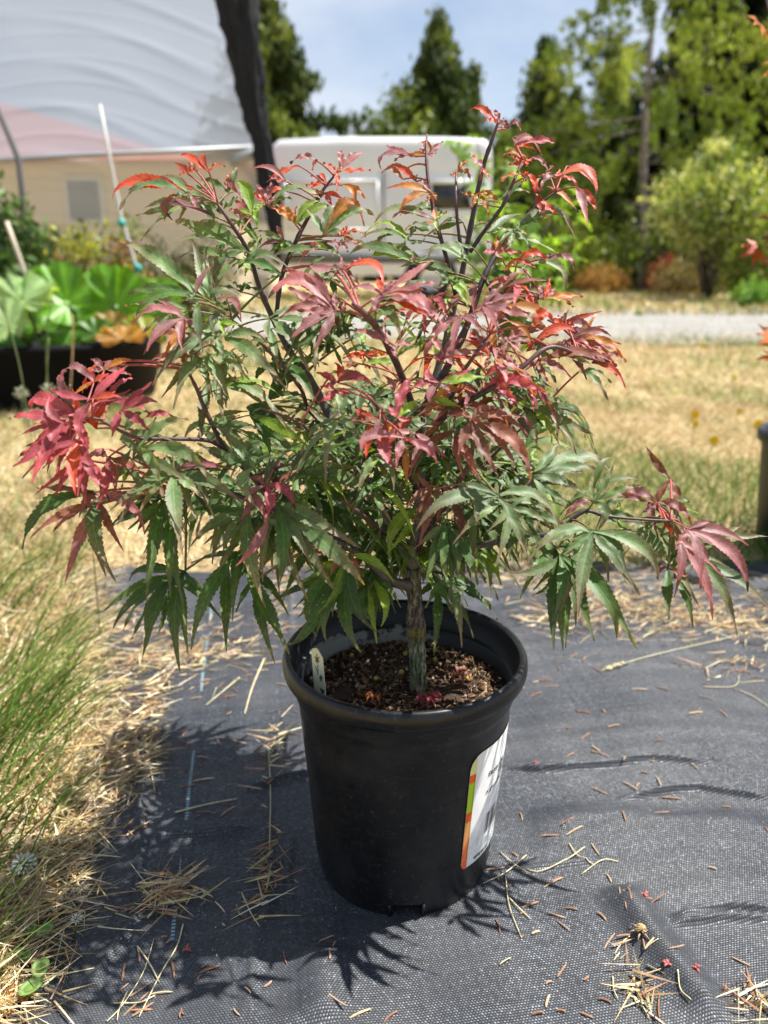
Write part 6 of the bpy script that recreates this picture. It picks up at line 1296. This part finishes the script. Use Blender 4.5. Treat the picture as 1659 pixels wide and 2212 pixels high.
# loose litter nobody could count
def litter(boxes, name, label, cols, per):
    Ps = []
    for (x, y, sx_, sy_, n) in boxes:
        g0_ = gf(x, y); gx_ = gf(x+sx_, y); gy_ = gf(x, y+sy_); X = rng.normal(g0_.x, abs(gx_.x-g0_.x), n); Y = rng.normal(g0_.y, abs(gy_.y-g0_.y), n); Ps.append(np.stack([X, Y, np.array([fabZ(a, b)+.0005 for a, b in zip(X, Y)])+rng.uniform(0, .006, n)], -1))
    P = np.concatenate(Ps); n = len(P); V, F, C = blades(P, rng.uniform(.008, .04, n), rng.uniform(.0011, .0024, n), rng.normal(.35, .75, n)+math.pi*(rng.random(n) < .5), rng.uniform(1.45, 1.62, n), rng.normal(0, .1, n), pal(n, cols), 2)
    link(name, np_mesh(name, V, F, C), M_straw, smooth=False, label=label, cat='litter', kind='stuff')
LC = STRAW+[(.78, .68, .48), (.44, .24, .13), (.52, .32, .19)]
litter([(330,1390,94,30,245),(270,1460,81,25,216),(250,1330,54,30,202),(400,1420,81,14,260),(310,1560,14,60,255),(300,1650,25,40,204),(360,1930,30,25,153),(230,1560,40,60,170),(220,1700,30,60,272),(560,1350,67,30,86),(620,1230,10,60,173),(1270,1270,81,25,462),(1400,1330,94,25,549),(1130,1240,81,20,346),(1590,1340,81,25,462),(1500,1250,94,30,260),(1190,1340,67,18,173),(1590,1440,40,12,57),(580,1890,8,50,68),(590,1620,6,60,51),(1385,2140,20,30,51),(1630,2160,20,30,51),(700,1210,135,12,173),(950,1215,162,15,260)], 'straw_litter', 'loose dry straw and needles gathered in drifts on the fabric', LC, 1)
# tiny crumbs
n = 900; P = []
while len(P) < n:
    x, y = r_.uniform(120, 1659), 1200+1010*r_.random(); g = gf(x, y)
    if g.x > edgeX(g.y) and math.hypot(g.x-PX0, g.y-PY0) > .084: P.append(g)
P = np.array([tuple(p) for p in P]); V, F, C = quads(P, rng.uniform(.0005, .0016, n), pal(n, [(.4, .3, .2), (.55, .5, .42), (.25, .14, .1), (.45, .18, .14), (.6, .58, .5)]), up=(0, 0, 2))
link('crumbs', np_mesh('crumbs', V, F, C), M_straw, smooth=False, label='tiny crumbs and grit sprinkled over the fabric', cat='litter', kind='stuff')
# dried flower head lower right
c = gf(*c7(890, 1745)); fh = empty('dried_flower_head', c, label='dried tan flower head with curled sepals lying at the lower right', cat='seed head')
mb = MB()
for i in range(70):
    a, b = r_.uniform(0, 6.28), r_.uniform(0, 1.4); d = Vector((math.cos(a)*math.cos(b), math.sin(a)*math.cos(b), math.sin(b))); mb.tube([c+Vector((0, 0, .004)), c+Vector((0, 0, .004))+d*.0048], [.0007, .0004], 4, col=(.50, .36, .17))
mb.build('seeds', M_lit, fh)
mb = MB()
for i in range(6):
    a = i*1.05; d = Vector((math.cos(a), math.sin(a), 0)); mb.tube([c+Vector((0, 0, .002)), c+d*.006+Vector((0, 0, .003)), c+d*.010+Vector((0, 0, .0015))], [.0009, .0008, .0003], 5, col=(.34, .22, .15))
mb.build('sepals', M_lit, fh)
for (x, y), lb in ((c7(1205, 1955), 'shrivelled red bud scrap near the bottom right corner'), (c7(1040, 1925), 'small red scrap left of the shrivelled bud near the bottom right'), (c7(915, 1515), 'crumpled dark red petal beside the crossed needles'), (c6(940, 1835), 'dark red crumpled bud right of the blue stitched line'), (c7(300, 745), 'round reddish bud right of the pot below its rim')):
    p = gf(x, y); mb = MB()
    for i in range(7):
        d = Vector((r_.gauss(0, 1), r_.gauss(0, 1), abs(r_.gauss(0, .5)))).normalized(); mb.tube([p+Vector((0, 0, .0015)), p+d*.003+Vector((0, 0, .001)), p+d*.0045], [.0011, .0011, .0003], 5, col=(.34, .10, .09))
    o = mb.build('withered_bud', M_lit); tag(o, lb, 'bud')
# white clover flower, clover leaves, dead leaf in the left foreground
M_pet = foliage_mat('clover_petals', rough=.5, spec=.3, trans=.3, tint=(1, 1, .9), vary=.1, nscale=200)
def clover(x, y, Y, rad, label, nf=55):
    c = at(x, y, Y); root = empty('clover_flower', (c.x-.01, c.y+.01, 0), label=label, cat='flower'); mb = MB()
    mb.tube([Vector((c.x-.012, c.y+.012, 0)), Vector((c.x-.004, c.y+.004, c.z*.6)), c], .0009, 6, col=(.12, .16, .05)); mb.build('stem', M_grass, root)
    mb = MB()
    for i in range(nf):
        z = 1-1.55*i/nf; a = i*2.4; q = math.sqrt(max(0, 1-z*z)); d = Vector((q*math.cos(a), q*math.sin(a), z*.85)); s = rad*r_.uniform(.85, 1.1)
        mb.tube([c+d*s*.25, c+d*s*.7, c+d*s], [s*.06, s*.11, s*.04], 5, col=[(.35, .42, .22), (.70, .70, .62), (.80, .78, .74)])
    mb.build('petals', M_pet, root)
clover(52, 1866, .575, .0115, 'round white clover flower in the grass left of the fabric')
clover(165, 2105-120, .50, .005, 'small greenish clover bud above the clover leaves', 25)
for x, y, lb in ((380, 960, 'white clover flower in the grass under the red leaf cluster'),): clover(x*.5, 1075, 1.05, .010, 'white clover flower out of focus under the crimson leaf cluster', 35)
clo = empty('clover_plant', gnd(85, 2120), label='clover leaves with pale chevrons at the lower left corner', cat='clover')
def clov(x, y, rr, rot, z=.018):
    c = gnd(x, y, z); mb = MB(); NA = 16; V = [c]; C_ = [(.22, .30, .08)]
    for k in (.5, .72, 1.0):
        for j in range(NA):
            a = 2*math.pi*j/NA; q = k*(1-.12*math.exp(-((a-math.pi/2)/.3)**2)); px, py = math.cos(a)*q*rr*.72, math.sin(a)*q*rr
            X = px*math.cos(rot)-py*math.sin(rot); Y_ = px*math.sin(rot)+py*math.cos(rot); V.append(c+Vector((X, Y_, .0016*abs(px)/rr*k+.001*k))); C_.append((.26, .36, .12) if k == .72 else (.09, .20, .035))
    F = [(0, 1+j, 1+(j+1) % NA) for j in range(NA)]+[(1+k*NA+j, 1+(k+1)*NA+j, 1+(k+1)*NA+(j+1) % NA, 1+k*NA+(j+1) % NA) for k in (0, 1) for j in range(NA)]
    mb.add(V, F, C_); mb.tube([c, c+Vector((0, 0, -z*.6)), Vector((c.x, c.y+.004, .002))], .0006, 5, col=(.15, .2, .06)); mb.build('leaflet', M_grass, clo)
for q in ((88, 2092, .0095, .3), (66, 2135, .0095, 2.3), (50, 2062, .008, 1.2), (98, 2010, .008, -.5), (62, 2005, .0085, .9), (30, 2015, .008, 2.0), (42, 1990, .007, .2)): clov(*q)
# crumpled dead maple leaf
M_dead = foliage_mat('dead_leaf', rough=.7, spec=.2, trans=.15, tint=(1, .9, .7), vary=.3, nscale=120)
def deadleaf(x, y, s, z, label, rot=0, c0=(.50, .33, .20)):
    c = gnd(x, y, z); mb = MB(); NA = 40; NR = 6; V = [c]; cc = [c0]
    for k in range(1, NR+1):
        for j in range(NA):
            a = 2*math.pi*j/NA+rot; lob = .62+.38*abs(math.cos(a*2.5)); q = k/NR*lob; cr_ = .12*s*math.sin(a*9+k)*k/NR; V.append(c+Vector((math.cos(a)*q*s, math.sin(a)*q*s*.9, abs(math.sin(a*2.5))*s*.35*k/NR+cr_))); cc.append(tuple(v*r_.uniform(.8, 1.2) for v in c0))
    mb.add(V, [(0, 1+j, 1+(j+1) % NA) for j in range(NA)]+[(1+k*NA+j, 1+(k+1)*NA+j, 1+(k+1)*NA+(j+1) % NA, 1+k*NA+(j+1) % NA) for k in range(NR-1) for j in range(NA)], cc)
    o = mb.build('dead_leaf', M_dead, smooth=False); tag(o, label, 'dead leaf')
deadleaf(72, 1950, .022, .012, 'crumpled tan dead leaf in the straw below the white clover')
deadleaf(15, 2165, .016, .010, 'curled orange brown dead leaf at the bottom left corner', 1, (.50, .24, .08)); deadleaf(55, 2150, .008, .012, 'small orange dead leaf scrap beside the curled corner leaf', 2, (.50, .24, .08))
# yellow wild flowers in the meadow
M_yel = mat('yellow_petals', (.75, .50, .01), .5, .3)
for i, (x, y, s, lb) in enumerate(((1500, 895, .014, 'yellow wild flower behind the pot, leftmost of the meadow ones'), (1501, 915, .010, 'second yellow flower head directly under the leftmost one'), (1636, 916, .014, 'yellow wild flower near the right edge, above the dark pot'), (1540, 950, .013, 'yellow wild flower lowest in the meadow'), (1595, 888, .009, 'faint yellow flower between the two brighter ones'), (1519, 745, .016, 'yellow flower at the edge of the gravel road'), (1585, 815, .010, 'small yellow flower high in the meadow'))):
    Y = (CAM_H-.06)/math.tan(PITCH+math.atan((y-1106)/FPX)); c = at(x, y, Y); root = empty('yellow_flower', (c.x, c.y, 0), label=lb, cat='flower'); mb = MB()
    mb.tube([Vector((c.x, c.y, 0)), c], .0012, 5, col=(.12, .18, .05)); mb.build('stem', M_grass, root); mb = MB()
    for k in range(16):
        a = k*.3927; d = Vector((math.cos(a)*.8, -.4, math.sin(a)*.8)).normalized(); s2 = s*1.5; e = d.cross(Vector((0, -1, 0))).normalized()*s2*.2; mb.add([c, c+d*s2*.6+e, c+d*s2, c+d*s2*.6-e], [(0, 1, 2, 3)])
    mb.build('petals', M_yel, root)
# tall seeding grass stems at the left
for i, (pts, Y, lb) in enumerate((([(125, 1000), (150, 860), (158, 700), (150, 680)], 1.9, 'tall dry brown grass stem crossing the tub rim'), ([(60, 900), (40, 780), (0, 640)], 1.7, 'dark thin grass stem left of the tub'), ([(110, 900), (100, 760), (112, 640)], 2.0, 'thin green stem in front of the tub'), ([(95, 950), (100, 830), (106, 730)], 1.8, 'slender green stem left of the brown one'))):
    P = cat_curve([at(x, y, Y) for x, y in pts], 5); mb = MB(); mb.tube([Vector((P[0].x, P[0].y, 0))]+P, .0022 if i == 0 else .0014, 6, col=((.42, .28, .14) if i == 0 else (.14, .18, .07))); o = mb.build('grass_stem', M_lit); tag(o, lb, 'grass stem')
for i, (x, y, Y, lb) in enumerate(((105, 845, 1.6, 'fluffy seed head left of the crimson leaf cluster, highest'), (70, 895, 1.6, 'fluffy seed head left of the crimson leaf cluster, lowest'), (45, 850, 1.7, 'fluffy seed head nearest the left edge'), (120, 880, 1.55, 'fluffy seed head nearest the crimson leaves'))):
    c = at(x, y, Y); root = empty('seed_stem', (c.x, c.y, 0), label=lb, cat='grass stem'); mb = MB(); mb.tube([Vector((c.x, c.y, 0)), c], .0012, 5, col=(.16, .18, .08)); mb.build('stem', M_lit, root); mb = MB()
    for k in range(60):
        d = Vector((r_.gauss(0, 1), r_.gauss(0, 1), r_.gauss(0, 1))).normalized(); mb.tube([c+d*.004, c+d*r_.uniform(.010, .020)], [.0006, .0010], 4, col=(.32, .32, .20))
    mb.build('seed_head', M_lit, root)
